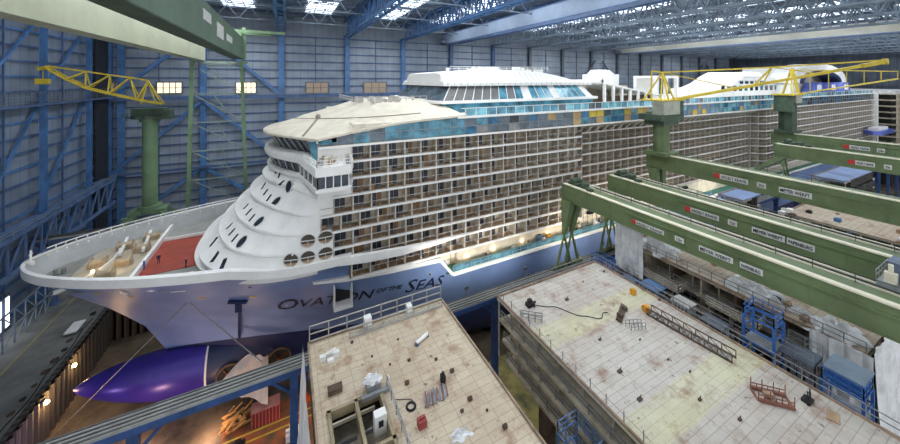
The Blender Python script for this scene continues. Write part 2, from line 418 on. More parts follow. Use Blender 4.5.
XS_Z = [-57.5,-56,-54,-51,-48,-43,-38.8,-32.7,-29]; XS_X = [-8,-12,-15,-17.5,-19,-21.8,-26,-32.8,-36]
def xstem(z): return interp(z, XS_Z, XS_X)
def hb(x, z):
    L = interp(z, [-57.5,-48,-40,-29], [110,100,78,58]); e = interp(z, [-57.5,-48,-43,-38,-29], [1.4,1.25,1.05,.8,.6])
    B = interp(z, [-57.5,-56.8,-55.5,-53], [17,19,20,20.5])
    q = max(0, min(1, (x-xstem(z))/L)); return B*(1-(1-q)**2)**e
def cone_b(x):
    if x >= 4.6: return 20.5
    q = (4.6-x)/(4.6+13.3)
    return 20.5*(1-min(1, q)**2.3)**(1/2.3)
def gb(x): return max(hb(x, -29), cone_b(x)+.2) if x > -13 else hb(x, -29)
def hbz(x, z): return gb(x) if z > -29.6 else hb(x, z)
def hull_rows(zs, xs_aft, bow_n=26, xb=9.5):
    rows = []
    for z in zs:
        r = []
        x0 = xstem(z)
        for i in range(bow_n+1):
            s = (i/bow_n)**1.8; r.append(x0+(xb-x0)*s)
        rows.append(r+list(xs_aft))
    return rows
aft = [13,17,21,25,26.5,28,32,38,46,56,70,90,130,180,230,XEND]
def hull_part(zs, skip, name, m):
    b = MB(); X = hull_rows(zs, aft)
    for sgn in (-1, 1):
        for i in range(len(zs)-1):
            for j in range(len(X[0])-1):
                if skip(zs[i], (X[i][j]+X[i][j+1])/2): continue
                b.face([(X[i][j], SC+sgn*hbz(X[i][j], zs[i]), zs[i]), (X[i][j+1], SC+sgn*hbz(X[i][j+1], zs[i]), zs[i]),
                        (X[i+1][j+1], SC+sgn*hb(X[i+1][j+1], zs[i+1]), zs[i+1]), (X[i+1][j], SC+sgn*hb(X[i+1][j], zs[i+1]), zs[i+1])])
    return b
zs = [-29.2,-30.4,-32.4,-33.4,-36.3,-38.5,-40.5,-43,-45.5,-48]
hb_ = hull_part(zs, lambda z, x: (z > -33 and z < -30 and x > 9.5 and x < 26) or (z > -30.4 and x > 9.5) or (z > -36 and x > 25.9), 'hull', HULL)
hb_.face([(26.5,SC-hb(26.5,-33.4),-33.4),(28,SC-hb(28,-36.3),-36.3),(26.5,SC-hb(26.5,-36.3),-36.3)])
hb_.box(XEND-.3, XEND, SY0, SY1, -57, -36)
hull = hb_.build('hull', HULL, ship, smooth=True)
lo = hull_part([-48,-49.5,-51,-52.5,-54,-55.5,-56.8,-57.4], lambda z, x: False, 'x', NAVY)
lo.build('underwater_hull', NAVY, ship, smooth=True)
# bulbous bow
def bulb_rows(x0, x1, n):
    rows = []
    for i in range(n+1):
        x = x0+(x1-x0)*i/n; q = (x+30.8)/18.0
        rr = 4.35*min(1, max(0.0, 1-(1-min(1, q))**1.9))**.7 if q > 0 else .02
        if x > 2: rr *= 1-(x-2)/60
        top = interp(x, [-30.8,-24,-15,-8], [-50.2,-49.2,-48.6,-48.3])
        rad = max(.02, rr); cz = interp(x, [-30.8,-26,-20,-14,-8], [-50.4,-51.2,-52.2,-52.9,-53])
        rows.append([(x, SC+rad*.93*math.cos(2*math.pi*k/28), cz+rad*math.sin(2*math.pi*k/28)) for k in range(28)])
    return rows
MB().grid(bulb_rows(-30.8, -12.6, 30), True).build('bulbous_bow', PURP, ship, smooth=True)
MB().grid(bulb_rows(-12.6, 30, 24), True).build('thruster_body', NAVY, ship, smooth=True)
MB().grid([[(x, y+(y-SC)*.008, z+(z+53)*.008) for x, y, z in r] for r in bulb_rows(-12.75, -12.45, 1)], True).build('waterline_stripe', WHITE, ship)
hull_lo_fn = lambda x, z: SC-hb(x, z)
# thruster tunnels
for x in (-9.0, -1.0, 7.0):
    t = MB(); cz = -53.4; y = SC-4.2
    rows = []
    for rr, yy in ((2.1, y+.15), (2.1, y-.15), (1.8, y-.2), (1.75, y+.1)): rows.append([(x+rr*math.cos(2*math.pi*k/24), yy-0.0, cz+rr*math.sin(2*math.pi*k/24)) for k in range(24)])
    t.grid(rows, True); o = t.build('thruster_tunnel', BROWN, ship)
    q = MB(); q.tube((x, y-.05, cz), (x, y-.1, cz), 1.75, 24); q.mt(1)
    for k in range(4):
        a = k*math.pi/2+.5; q.bar((x, y-.2, cz), (x+1.6*math.cos(a), y-.2, cz+1.6*math.sin(a)), .5, .08)
    q.tube((x, y-.3, cz), (x, y, cz), .45, 12)
    q.build('thruster_propeller', [DARK, mat('bronze', (150,92,48), .4, .6)], o)
# ---- gunwale / bulwark
def gun(z=-29.0, inset=0):
    xs = [xstem(z)+inset*1.4+(9.5-xstem(z))*(i/26)**1.8 for i in range(27)]
    near = [(x, SC-gb(x)) for x in xs]; far = [(x, 2*SC-y) for x, y in near]
    return near, far
near, far = gun()
loop = list(reversed(far))+near[1:]
b = MB(); b.grid([[(x, y+0, -29.45) for x, y in loop], [(x+(x < -30)*-.12, SC+(y-SC)*1.012, -29.4) for x, y in loop], [(x+(x < -30)*-.15, SC+(y-SC)*1.014, -28.15) for x, y in loop], [(x+.25, SC+(y-SC)*.965, -28.1) for x, y in loop], [(x+.35, SC+(y-SC)*.96, -29.3) for x, y in loop]])
b.build('gunwale', WHITE, ship, smooth=True)
def inner(x, y):
    x2 = max(x+.5, xstem(-30.9)+.4); return (x2, SC+math.copysign(max(.05, min(hb(x2, -30.9)-.25, abs(y-SC)*.96)), y-SC))
INNER = mat('light grey bulwark', (168,170,168), .6, 0, .08, .3)
b = MB(); b.grid([[(x+.25, SC+(y-SC)*.962, -28.3) for x, y in loop], [(*inner(x, y), -30.9) for x, y in loop]])
b.build('bulwark', INNER, ship, smooth=True)
b = MB()
for (x, y) in far[4::1]:
    if y > SC+1.5: b.bar((x+.3, SC+(y-SC)*.96, -28.1), (x+.3, SC+(y-SC)*.95, -27.5), .14)
for (x, y), (x2, y2) in zip(far[3:], far[4:]): b.bar((x+.3, SC+(y-SC)*.955, -27.5), (x2+.3, SC+(y2-SC)*.955, -27.5), .16)
for (x, y), (x2, y2) in zip(far[3:], far[4:]):
    n = max(1, int(math.hypot(x2-x, y2-y)/1.6))
    for k in range(n):
        t = k/n; b.bar((x+(x2-x)*t+.2, SC+(y+(y2-y)*t-SC)*.962, -30), (x+(x2-x)*t+.5, SC+(y+(y2-y)*t-SC)*.93, -28.5), .22)
b.build('bow_railing', WHITE, ship)
DKG = mat('grey foredeck', (140,140,132), .7, 0, .12, .3)
b = MB(); pts = [inner(x, y) for x, y in loop]
b.face([(x, y, -30.9) for x, y in pts]); b.build('foredeck', DKG, ship)
b = MB().box(-20.7, -8, 67.6, 80.2, -30.88, -30.8); b.build('red_deck', RED, ship)
wm = mat('tan mooring deck', (180,168,146), .6, 0, .1, .6)
MB().face([(-30,67.5,-30.86),(-21,65,-30.86),(-21,87,-30.86),(-27,85,-30.86),(-30,80,-30.86)]).build('mooring_deck', wm, ship)
b = MB()
arc = [(-30.5+2.2*math.cos(a)*2, 76+8.5*math.sin(a)) for a in [R(-80+i*16) for i in range(11)]]
for (x0, y0), (x1, y1) in zip(arc, arc[1:]): b.bar((x0, y0, -30.6), (x1, y1, -30.6), .3, .6)
b.build('curved_coaming', WHITE, ship)
b = MB().bar((-20.9, 65.5, -30.4), (-20.9, 87.5, -30.4), .5, 1.0); b.bar((-30, 82.5, -30.3), (-20.9, 87.3, -30.3), .4, .9)
b.bar((-20.9, 80.3, -30.5), (-12, 80.3, -30.5), .3, .5)
for x, y in ((-24, 86), (-27, 84.5)): b.bar((x, y, -30.1), (x+1.6, 76, -30.1), .4, .5)
b.build('deck_coaming', WHITE, ship)
def winch(x, y, s=1):
    m = MB().tube((x-.9*s, y, -30.1), (x+.9*s, y, -30.1), .5*s, 14).tube((x-1*s, y, -30.1), (x-.85*s, y, -30.1), .8*s, 14).tube((x+.85*s, y, -30.1), (x+1*s, y, -30.1), .8*s, 14)
    m.box(x-1.2*s, x+1.2*s, y-.4, y+.4, -30.86, -30.0); m.build('winch', mat('winch paint', (178,160,132), .6), ship)
for x, y in ((-26, 80), (-24, 73), (-27.5, 74.5), (-23, 82.5), (-25, 69.6), (-23, 77.5)): winch(x, y)
for x, y in ((-32.5, 74.5), (-19, 88), (-16, 61.8), (-14, 62.2), (-12.6, 61)):
    m = MB(); m.tube((x, y, -30.9), (x, y, -30.0), .28, 10).tube((x+.9, y, -30.9), (x+.9, y, -30.0), .28, 10).box(x-.4, x+1.3, y-.3, y+.3, -30.9, -30.75); m.build('mooring_bollard', STEEL, ship)
MB().tube((-35.4, SC, -28.9), (-35.4, SC, -26.6), .14, 8).box(-35.7,-35.1,SC-.3,SC+.3,-28.9,-28.3).bar((-35.4,SC-.5,-27.2),(-35.4,SC+.5,-27.2),.1).build('bow_staff', WHITE, ship)
m = MB().box(-17.5, -13.2, 62.0, 63.2, -30.8, -30.1).box(-16.8, -15.2, 63.2, 64.2, -30.8, -29.9).box(-14.2,-12.9,63.4,64.4,-30.8,-30.2)
m.build('deck_locker', WHITE, ship)
# ---- stepped front of the superstructure
def nose(xf, th, n=2.3, ry=20.5, xj=XJ):
    s = max(0, math.sin(th)); c = math.cos(th)
    return (xj-(xj-xf)*s**(2/n), SC-ry*math.copysign(abs(c)**(2/n), c))
BP = [(54.5,4.6),(57,3.5),(61,1.9),(64,0.0),(67,-1.8),(70,-3.0),(73,-3.6),(75,-3.7)]
def noseB(xf, th, ry=20.5):
    c = math.cos(th); y = SC-20.5*math.copysign(abs(c)**.8, c); yy = y if y <= SC else 2*SC-y
    x = interp(yy, [a for a, _ in BP], [b for _, b in BP])+(xf+3.7)*min(1, (yy-54.5)/6)
    return (x, SC+(y-SC)*ry/20.5)
def noseM(xf, th, z):
    w = max(0, min(1, (z+27)/9)); a = nose(xf, th, ry=20.5 if z > -29.5 else 19.0); b = noseB(xf, th)
    return (a[0]*(1-w)+b[0]*w, a[1]*(1-w)+b[1]*w)
TH = [math.pi*i/64 for i in range(65)]
lev = [-30.9,-29.4,-26.7,-24.0,-21.3,-18.5,-16.6]; xfl = [-14.2,-13.2,-10.3,-8.0,-5.7,-3.6,-2.5]
prof = []
for i in range(len(lev)-1):
    z0, z1, a, c = lev[i], lev[i+1], xfl[i], xfl[i+1]
    d = .42 if i else 0
    prof += [(z0, a+.1), (z0+.12, a-d), (z0+.42, a-d), (z0+.6, a+.15), ((z0+z1)/2, (a+c)/2+.05), (z1-.02, c+.1)]
prof[1:1] = [(-30.2, xfl[0]-.1), (-29.55, xfl[1]+.1)]; prof = sorted(prof, key=lambda q: q[0])
b = MB(); b.grid([[(*noseM(x, t, z), z) for t in TH] for z, x in prof])
front = b.build('front_superstructure', WHITE, ship, smooth=True)
from mathutils.bvhtree import BVHTree
def bvh(o, off): 
    me = o.data; return BVHTree.FromPolygons([v.co+off for v in me.vertices], [tuple(p.vertices) for p in me.polygons])
bf = bvh(front, ship.location); bh = bvh(hull, ship.location)
def hit(bv, x, y):
    d = ray(x, y); p, n, i, dd = bv.ray_cast(Vector((0,0,0)), d.normalized())
    if p is None: return None, None
    if n.dot(d) > 0: n = -n
    return p, n
RIM = mat('porthole rim', (200,198,192), .5)
def porthole(p, n, rx, rz, tilt=0, name='porthole'):
    n = n.normalized(); a = Vector((0,0,1)).cross(n).normalized(); c = n.cross(a)
    if tilt: a, c = a*math.cos(tilt)+c*math.sin(tilt), c*math.cos(tilt)-a*math.sin(tilt)
    b = MB()
    def ring(s, h): return [p+n*h+a*(rx*s*math.cos(2*math.pi*k/20))+c*(rz*s*math.sin(2*math.pi*k/20)) for k in range(20)]
    b.face(ring(1, .06)); b.mt(1); b.grid([ring(1, -.1), ring(1.0, .12), ring(1.15, .1), ring(1.15, -.2)], True)
    b.build(name, [GLASSD, RIM], ship, fix=False)
def oval_open(p, n, rx, rz):
    n = n.normalized(); a = Vector((0,0,1)).cross(n).normalized(); c = n.cross(a); b = MB()
    def ring(s, h): return [p+n*h+a*(rx*s*math.cos(2*math.pi*k/24))+c*(rz*s*math.sin(2*math.pi*k/24)) for k in range(24)]
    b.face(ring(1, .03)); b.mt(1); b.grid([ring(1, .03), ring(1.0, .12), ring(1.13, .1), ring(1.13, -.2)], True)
    b.bar(p-a*rx+n*.1, p+a*rx+n*.1, .12); b.bar(p-c*rz+n*.1, p+n*.1, .07)
    b.mt(2); lo = [q for q in ring(.98, .05) if (q-p).dot(c) < -rz*.35]; b.face(sorted(lo, key=lambda q: (q-p).dot(a)))
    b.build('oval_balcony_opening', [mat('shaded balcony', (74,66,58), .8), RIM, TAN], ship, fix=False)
def slot(p, n, w, h, tilt):
    n = n.normalized(); a = Vector((0,0,1)).cross(n).normalized(); c = n.cross(a)
    a, c = a*math.cos(tilt)+c*math.sin(tilt), c*math.cos(tilt)-a*math.sin(tilt)
    b = MB(); P = []
    for e in (-.1, .08):
        for i, j in ((-1,-1),(1,-1),(1,1),(-1,1)): P.append(p+n*e+a*(i*w/2)+c*(j*h/2))
    b.hexa(P).build('slot_window', GLASSD, ship)
for (x, y) in ((242,242),(259,222),(276,202),(289,186.5)):
    p, n = hit(bf, x, y)
    if p: porthole(p, n, .75, .95)
    for dx, dy in ((-7,-4),(-10,-10),(-12.3,-16)):
        p, n = hit(bf, x+dx, y+dy)
        if p: slot(p, n, .38, 1.35, .3)
for (x, y) in ((213,243),(216,256),(223,265)):
    p, n = hit(bf, x, y)
    if p: slot(p, n, .7, 2.0, .5)
# ---- side walls ahead of the balconies, both sides
ZK = [-10.4,-13.1,-15.8,-18.5,-21.3,-24.0,-26.7,-29.4,-32.1]
ST = [9.7,9.7,9.7,6.9,5.0,6.9,6.9,9.7]
m = MB()
for k in range(7):
    if ST[k] > XJ: m.box(XJ-.05, ST[k], SY0, SY0+2.2, ZK[k+1]+.02, ZK[k])
m.box(XJ, XEND, SY1-.4, SY1, -32.3, -10.4)
m.box(XJ, 10.2, SY0+2.2, SY1-.5, -30.9, -10.4)
side = m.build('side_wall', WHITE, ship)
for (x, y) in ((291,260),(308,257),(325.5,253),(308,240.5),(325.5,237)):
    p = PY(x, y, SY0-.02)
    p2, n2 = hit(bf, x, y)
    if p.x < XJ+.6 and p2: oval_open(p2, n2, 1.0, .92)
    else: oval_open(p, Vector((0,-1,0)), 1.05, .92)
for (x, y, r) in ((275,280.5,.28),(293,277.5,.28),(309,275,.28),(430,274,.25),(528,275,.4),(538,273,.4),(571,268,.45),(584,264,.45),(600,262,.4),(612,258,.5),(287,306,.2),(250,287,.2)):
    p, n = hit(bh, x, y)
    if p: porthole(p, n, r, r)
# ---- core and balcony decks
SECT = [(5.0, 66.0, SY0), (66.0, 154.0, SY0+3.5), (158.0, XEND, SY0)]
m = MB().box(10.2, 30, SY0+2.1, SY1-.5, -32.4, -10.4).box(30, 60.5, SY0+2.1, SY1-.5, -36.3, -10.4).box(60.5, 158, SY0+5.6, SY1-.5, -36.3, -10.4).box(158, XEND-.4, SY0+2.1, SY1-.5, -36.3, -10.4)
m.build('deckhouse_core', CREAM, ship)
def edge_y(x): 
    if x < 62: return SY0
    if x < 66: return SY0+3.5*(x-62)/4
    if x < 152: return SY0+3.5
    if x < 156: return SY0+3.5*(156-x)/4
    return SY0
for k, z in enumerate(ZK):
    x0 = ST[min(k, 7)]-.1 if k else XJ
    if k == 8: x0 = 9.7
    xs = [x0, 30, 61.9, 63, 64, 65, 66.1, 110, 151.9, 153, 154.5, 156.1, 220, XEND]
    out = .45 if k == 0 else .12
    b = MB(); 
    ey = (lambda x: SY0) if k == 0 else edge_y
    o_ = [(x, ey(x)-out) for x in xs]; i_ = [(x, ey(x)+2.3) for x in reversed(xs)]
    for (a0, a1), (c0, c1) in zip(o_, o_[1:]):
        b.mt(0); P = [(a0,a1,z-.32),(c0,c1,z-.32),(c0,(SY0 if k == 0 else c1)+(6 if k == 0 else 2.4),z-.32),(a0,a1+(6 if k == 0 else 2.4),z-.32)]
        b.hexa(P+[(x, y, z) for x, y, _ in P])
        b.mt(1)
        b.face([(a0,a1+.25,z+.02),(c0,c1+.25,z+.02),(c0,c1+2.3,z+.02),(a0,a1+2.3,z+.02)])
    b.build('balcony_deck', [WHITE, TAN], ship)
    if k >= 1:
        b = MB()
        for (a0, a1), (c0, c1) in zip(o_, o_[1:]):
            b.bar((a0, a1+.06, z+1.12), (c0, c1+.06, z+1.12), .08).bar((a0, a1+.06, z+.15), (c0, c1+.06, z+.15), .06)
        b.build('balcony_railing', mat('grey rail', (178,174,166), .5), ship)
DOORF = mat('white door frame', (205,198,186), .5); CABG = mat('cabin glass', (60,66,76), .4, .1, .4, .7)
PANEL = mat('cream balcony panel', (188,178,160), .6, 0, .12, .6)
WOODP = mat('cabin curtain', (150,118,84), .7, 0, .2, .7)
CM = [PANEL, CABG, DOORF, WOODP, STEEL]
def cell(b, x, y, z0, h=2.4, w=3.0, seed=0):
    rr = random.Random(seed)
    b.mt(0); b.box(x, x+w, y+1.98, y+2.06, z0, z0+h)
    g0 = x+.35+rr.random()*.1; gw = 1.55+rr.random()*.3
    b.mt(2); b.box(g0-.08, g0+gw+.08, y+1.9, y+1.98, z0+.02, z0+2.15)
    b.mt(1 if rr.random() < .8 else 3); b.box(g0, g0+gw/2-.03, y+1.86, y+1.92, z0+.1, z0+2.05)
    b.mt(1 if rr.random() < .85 else 3); b.box(g0+gw/2+.03, g0+gw, y+1.86, y+1.92, z0+.1, z0+2.05)
    b.mt(0); b.box(x-.05, x+.05, y+.1, y+1.98, z0, z0+h)
    b.mt(2); b.box(x-.09, x+.09, y, y+.16, z0, z0+h)
    b.mt(4); b.box(x+w/2-.03, x+w/2+.03, y+.02, y+.08, z0, z0+1.1); b.box(x, x+w, y+.02, y+.08, z0+1.05, z0+1.12)
    if rr.random() < .35: b.mt(rr.choice([3,1,4])); b.box(x+.02, x+.8, y+.6, y+1.2, z0, z0+.5+rr.random()*.6)
cells = []
for k in range(8):
    z0 = ZK[k+1]+.02
    x = ST[k]
    while x < 60.5:
        cells.append((x, SY0, z0)); x += 3.0
    cells += [(x, SY0+.9, z0), (x+1.7, SY0+2.3, z0)]
    x = 66
    while x < 151: cells.append((x, SY0+3.5, z0)); x += 3.0
    cells += [(151.5, SY0+2.6, z0), (154, SY0+1.2, z0)]
    x = 157
    while x < XEND-3: cells.append((x, SY0, z0)); x += 3.0
cells.sort(key=lambda c: c[0]+.3*(-c[2]))
cells2 = sorted(cells, key=lambda c: (c[0]**2+c[1]**2+c[2]**2))
for i, c in enumerate(cells2[:99]):
    b = MB(); cell(b, *c, seed=i); b.build('cabin_balcony', CM, ship)
b = MB()
for i, c in enumerate(cells2[99:]): cell(b, *c, seed=i+500)
b.build('cabin_balconies', CM, ship)['kind'] = 'stuff'
# diagonal faces of the wiggle and brackets beneath the overhanging deck
b = MB()
for k in range(8):
    z0, z1 = ZK[k+1], ZK[k]-.3
    b.hexa([(61,SY0+2,z0),(66,SY0+5.5,z0),(66,SY0+5.7,z0),(61,SY0+2.2,z0),(61,SY0+2,z1),(66,SY0+5.5,z1),(66,SY0+5.7,z1),(61,SY0+2.2,z1)])
    b.hexa([(151,SY0+5.5,z0),(157,SY0+2,z0),(157,SY0+2.2,z0),(151,SY0+5.7,z0),(151,SY0+5.5,z1),(157,SY0+2,z1),(157,SY0+2.2,z1),(151,SY0+5.7,z1)])
pass
x = 64.5
while x < 153:
    MB().bar((x, SY0+3.4, -13.1), (x, SY0+1.6, -11.4), .22).bar((x, SY0+1.6, -11.4), (x, SY0-.1, -10.7), .22).build('overhang_bracket', WHITE, ship); x += 3
# ---- sweeping white band and hull mouldings
b = MB(); P = []
for x, y, zt, zb in ((0, SC-hb(0,-29)-.15, -28.1, -29.4), (4, SC-hb(4,-29)-.3, -28.1, -29.45), (8, 54.1, -28.2, -29.65), (12, 53.7, -28.35, -29.9), (18, 53.6, -28.7, -30.1), (24, 53.8, -29.0, -29.95), (32, 54.3, -29.35, -29.7)):
    P.append([(x, y+.5, zt), (x, y, zt-.1), (x, y-.05, (zt+zb)/2), (x, y, zb+.1), (x, y+.5, zb)])
b.grid(P); b.build('sweeping_band', WHITE, ship, smooth=True)
b = MB()
for x0, x1 in ((4, 9.5), (9.5, 17), (17, 25.2)):
    y0 = SC-hb(x0, -33)-.8; y1 = SC-hb(x1, -33)-.8
    b.hexa([(x0,y0,-33.15 if x0 > 4 else -32.75),(x1,y1,-33.2),(x1,y1+1.2,-33.2),(x0,y0+1.2,-33.15 if x0 > 4 else -32.75),(x0,y0,-32.45),(x1,y1,-32.4),(x1,y1+1.2,-32.4),(x0,y0+1.2,-32.45)])
b.bar((25.2, SY0+.2, -32.8), (28, SY0-.1, -36.3), .5); b.bar((28, SY0-.15, -36.35), (XEND, SY0-.15, -36.35), .5)
b.build('hull_moulding', WHITE, ship)
b = MB().box(9.5, 26, 55.0, 56.9, -32.45, -32.3); b.build('lower_balcony_floor', TAN, ship)
# shell door standing open
p, n = hit(bh, 342, 290)
b = MB().box(p.x-1.3, p.x+1.3, p.y-.12, p.y+1.4, p.z-1.6, p.z+1.9); o = b.build('shell_doorway', DARK, ship)
b = MB().box(p.x-1.5, p.x+1.5, p.y-1.7, p.y-.1, p.z-2.3, p.z-1.7).box(p.x-1.45, p.x-1.3, p.y-1.7, p.y, p.z-1.7, p.z+1.6).box(p.x+1.3, p.x+1.45, p.y-1.7, p.y, p.z-1.7, p.z+1.6)
b.build('door_platform', WHITE, o)
# ---- promenade deck in the hull cut-out
GDK = mat('green promenade deck', (62,120,104), .6, 0, .2, .4)
b = MB().box(27, XEND-1, SY0+.1, SY0+3, -36.35, -36.2); b.build('promenade_deck', GDK, ship)
b = MB().box(26.8, XEND-1, SY0+2.9, SY0+3.2, -36.2, -32.3); b.mt(1)
x = 29
while x < 110: b.box(x, x+.08, SY0+2.8, SY0+2.9, -36, -32.6); x += 1.6
for z in (-35.2, -34.1, -33.2): b.box(27, 110, SY0+2.82, SY0+2.9, z, z+.06)
b.build('promenade_wall', [mat('warm white wall', (226,216,192), .6), STEEL], ship)
b = MB(); x = 30
while x < 110:
    P = [(x, SY0+2.7), (x+2, SY0+2.7), (x+1.7, SY0+1.9), (x+.3, SY0+1.9)]
    MB().prism(P, -33.2, -32.5).build('davit_fairing', GLASSD, ship); x += 4.6
pass
b = MB().rail([(28.3, SY0+.3, -36.2), (120, SY0+.3, -36.2)], 1.2, 2, .04); b.mt(1).box(28.3, 120, SY0+.28, SY0+.3, -36.1, -35.1)
b.build('promenade_railing', [STEEL, TEAL], ship)
b = MB()
for i in range(14):
    x = 36+i*5.3+random.random()*2; MB().box(x, x+.8+random.random(), SY0+1.2, SY0+2, -36.2, -35.6+random.random()*.5).build('promenade_fitting', random.choice([STEEL, RED, TARP]), ship)
LAMPW = mat('warm lamp glow', (255,214,140), .4, emit=9)
def lamp_pt(x, y, z, e, col=(1,.75,.45), r=.3):
    l = bpy.data.lights.new('lamp_light', 'POINT'); l.energy = e; l.color = col; l.shadow_soft_size = r
    o = bpy.data.objects.new('lamp_light', l); COL.objects.link(o); o.location = (x, y, z); return o
for px_, py_ in ((466,256),(492,247),(521,240),(547,236),(440,262)):
    p = PY(px_, py_, SY0+2.5); z = max(min(p.z, -33), -35)
    MB().sphere((p.x, SY0+2.5, z), .28, 10, 6).build('promenade_lamp', LAMPW, ship); lamp_pt(p.x, SY0+1.9, z, 70)
for x, y in ((-27, 71.2), (-24.5, 70)):
    MB().sphere((x, y, -30.1), .25, 10, 6).build('bow_lamp', LAMPW, ship); lamp_pt(x, y+.6, -29.6, 45)
# lit clutter on the ship's side behind the crane legs and between the girders
b = MB(); rr = random.Random(3)
CLM = [CREAM, mat('ochre staging', (190,142,70), .7), BLUE, WHITE]
for i in range(110):
    x = 48+rr.random()*62; y = SY0+.3+rr.random()*2.3; z = -36.2 if rr.random() < .5 else -32+rr.random()*0
    if z > -33: continue
    s = .3+rr.random()*.9; h = z+.4+rr.random()*1.6; MB().box(x, x+s, y, y+s*.6, z, h).build('promenade_equipment', CLM[rr.randrange(4)], ship)
# ---- bridge
WINF = mat('bridge window glass', (58,66,76), .15, .1, .3, .6)
def ringloft(specs, name, m, cap_top=False, cap_bot=False, smooth=True, ry=20.5):
    b = MB(); rows = [[(*noseB(xf, t, ry=ry+dy), z) for t in TH] for z, xf, dy in specs]; b.grid(rows)
    if cap_top: b.face(rows[-1])
    if cap_bot: b.face(list(reversed(rows[0])))
    return b.build(name, m, ship, smooth=smooth)
ringloft([(-16.6,-2.3,0),(-16.7,-3.1,0),(-16.2,-3.2,0),(-16.1,-2.3,0)], 'bridge_sill', WHITE)
ringloft([(-16.1,-2.2,-.2),(-14.2,-2.8,-.2)], 'bridge_window_band', WINF)
ringloft([(-14.2,-2.7,0),(-14.15,-3.5,0),(-13.6,-3.7,0),(-12.9,-3.5,0),(-12.7,-3.0,0),(-12.65,-1.6,-.6)], 'bridge_wraparound_balcony', WHITE, cap_top=True)
ringloft([(-12.65,-1.5,-.6),(-9.9,-3.1,-.1)], 'upper_window_band', WINF)
ringloft([(-9.95,-2.9,0),(-9.9,-3.6,.1),(-9.6,-3.6,.1)], 'roof_rim', WHITE)
b = MB(); lastm = (99, 0)
for i, t in enumerate(TH):
    if t < .1 or t > math.pi-.1: continue
    pa = noseB(-2.3, t); 
    if i > 2 and math.hypot(pa[0]-lastm[0], pa[1]-lastm[1]) < 1.5: continue
    lastm = pa
    a = noseB(-2.35, t, ry=20.35); c = noseB(-2.95, t, ry=20.4); b.bar((*a, -16.1), (*c, -14.2), .16); b.build('window_mullion', STEEL, ship); b = MB()
    a = noseB(-1.65, t, ry=20.0); c = noseB(-3.25, t, ry=20.5); b.bar((*a, -12.65), (*c, -9.9), .2); b.build('window_mullion', STEEL, ship); b = MB()
for sg, nm in ((1, 'bridge_wing'), (-1, 'bridge_wing')):
    f = (lambda y: y) if sg == 1 else (lambda y: 2*SC-y)
    pl = [(2.0, f(60.8)), (3.9, f(50.6)), (8.9, f(50.6)), (9.9, f(54.4)), (9.9, f(62)), (2.2, f(63))]
    b = MB().prism(pl, -14.1, -12.75); b.prism([(x*.985+.1, y) for x, y in pl], -16.4, -15.9)
    w_ = b.build(nm, WHITE, ship)
    pin = [(2.3, f(60.6)), (4.2, f(51.0)), (8.6, f(51.0)), (9.5, f(54.4)), (9.5, f(60)), (3, f(61))]
    MB().prism(pin, -15.9, -14.1).build('wing_window', WINF, w_)
    b = MB()
    for t in (0, .25, .5, .75, 1):
        for q0, q1 in ((pin[0], pin[1]), (pin[1], pin[2])):
            x, y = q0[0]+(q1[0]-q0[0])*t, q0[1]+(q1[1]-q0[1])*t; b.bar((x, y-.05*sg, -15.9), (x, y-.05*sg, -14.1), .14)
    b.build('wing_mullions', WHITE, w_)
b = MB().rail([(2.6, 58, -12.75), (4.1, 50.8, -12.75), (8.8, 50.8, -12.75), (9.7, 54.3, -12.75)], 1.0, 1.0, .04); b.build('wing_railing', WHITE, ship)
b = MB().hexa([(3.9,55.8,-12.6),(6.6,54.7,-12.6),(6.6,54.9,-12.6),(3.9,56.0,-12.6),(3.3,55.2,-9.7),(6.6,54.4,-9.4),(6.6,54.6,-9.4),(3.3,55.4,-9.7)]); b.build('slanted_side_glazing', TEAL, ship)
b = MB().box(6.6, 9.8, 54.7, 56.5, -12.7, -10.4); b.mt(1).box(7.0, 8.1, 54.62, 54.72, -12.6, -10.6); b.build('side_lobby', [WHITE, BROWN], ship)
b = MB(); rr = random.Random(5)
for i in range(16):
    c = rr.randrange(3); x = 4.3+rr.random()*4.4; y = 51.4+rr.random()*2.6; s = .25+.4*rr.random(); MB().box(x, x+s, y, y+s, -12.75, -12.4+rr.random()*.9).build('wing_equipment', [CREAM, TAN, STEEL][c], ship)
# ---- domed tan roof over the front
ROOFT = mat('pale canvas roof', (206,196,176), .75, 0, .07, .4, bump=.15)
rim, top = [], []
def rimz(x): return interp(x, [-5,2,8,18,31], [-9.8,-9.6,-8.6,-7.25,-6.6])
sidex = [31,28,24,20,16,12,9,7]
far_ = [(x, SY1+.2) for x in sidex]; near_ = [(x, SY0-.2) for x in reversed(sidex)]
mid_ = [noseB(-3.9, math.pi-t, ry=20.7) for t in TH]
for x, y in far_+mid_+near_:
    rim.append((x, y, rimz(x)))
    xx = 13+(x+3.7)*.4 if x < 9 else interp(x, [9,24,31], [18,27,31]); 
    kk = interp(x, [-6, 24, 31], [.5, .52, .80])
    top.append((min(xx, 31), SC+(y-SC)*kk, interp(x, [-6, 10, 26, 31], [-5.3, -4.6, -4.5, -6.3])))
midr = [tuple(a*.5+c*.5 for a, c in zip(p, q)) for p, q in zip(rim, top)]
midr = [(x, y, z-.15) for x, y, z in midr]
b = MB().grid([rim, midr, top]); b.face(top); b.grid([[(x, y, z-.35) for x, y, z in rim], rim])
roof = b.build('front_roof', ROOFT, ship, smooth=True)
b = MB().rail([(12, 66, -4.4), (27, 64.5, -4.4)], 1.0, 1.5, .05); b.rail([(12, 66, -4.5), (12, 84, -4.5)], 1, 2, .05)
rr = random.Random(9)
PGF = mat('pale grey fittings', (180,176,170), .6); b.build('roof_railing', PGF, ship)
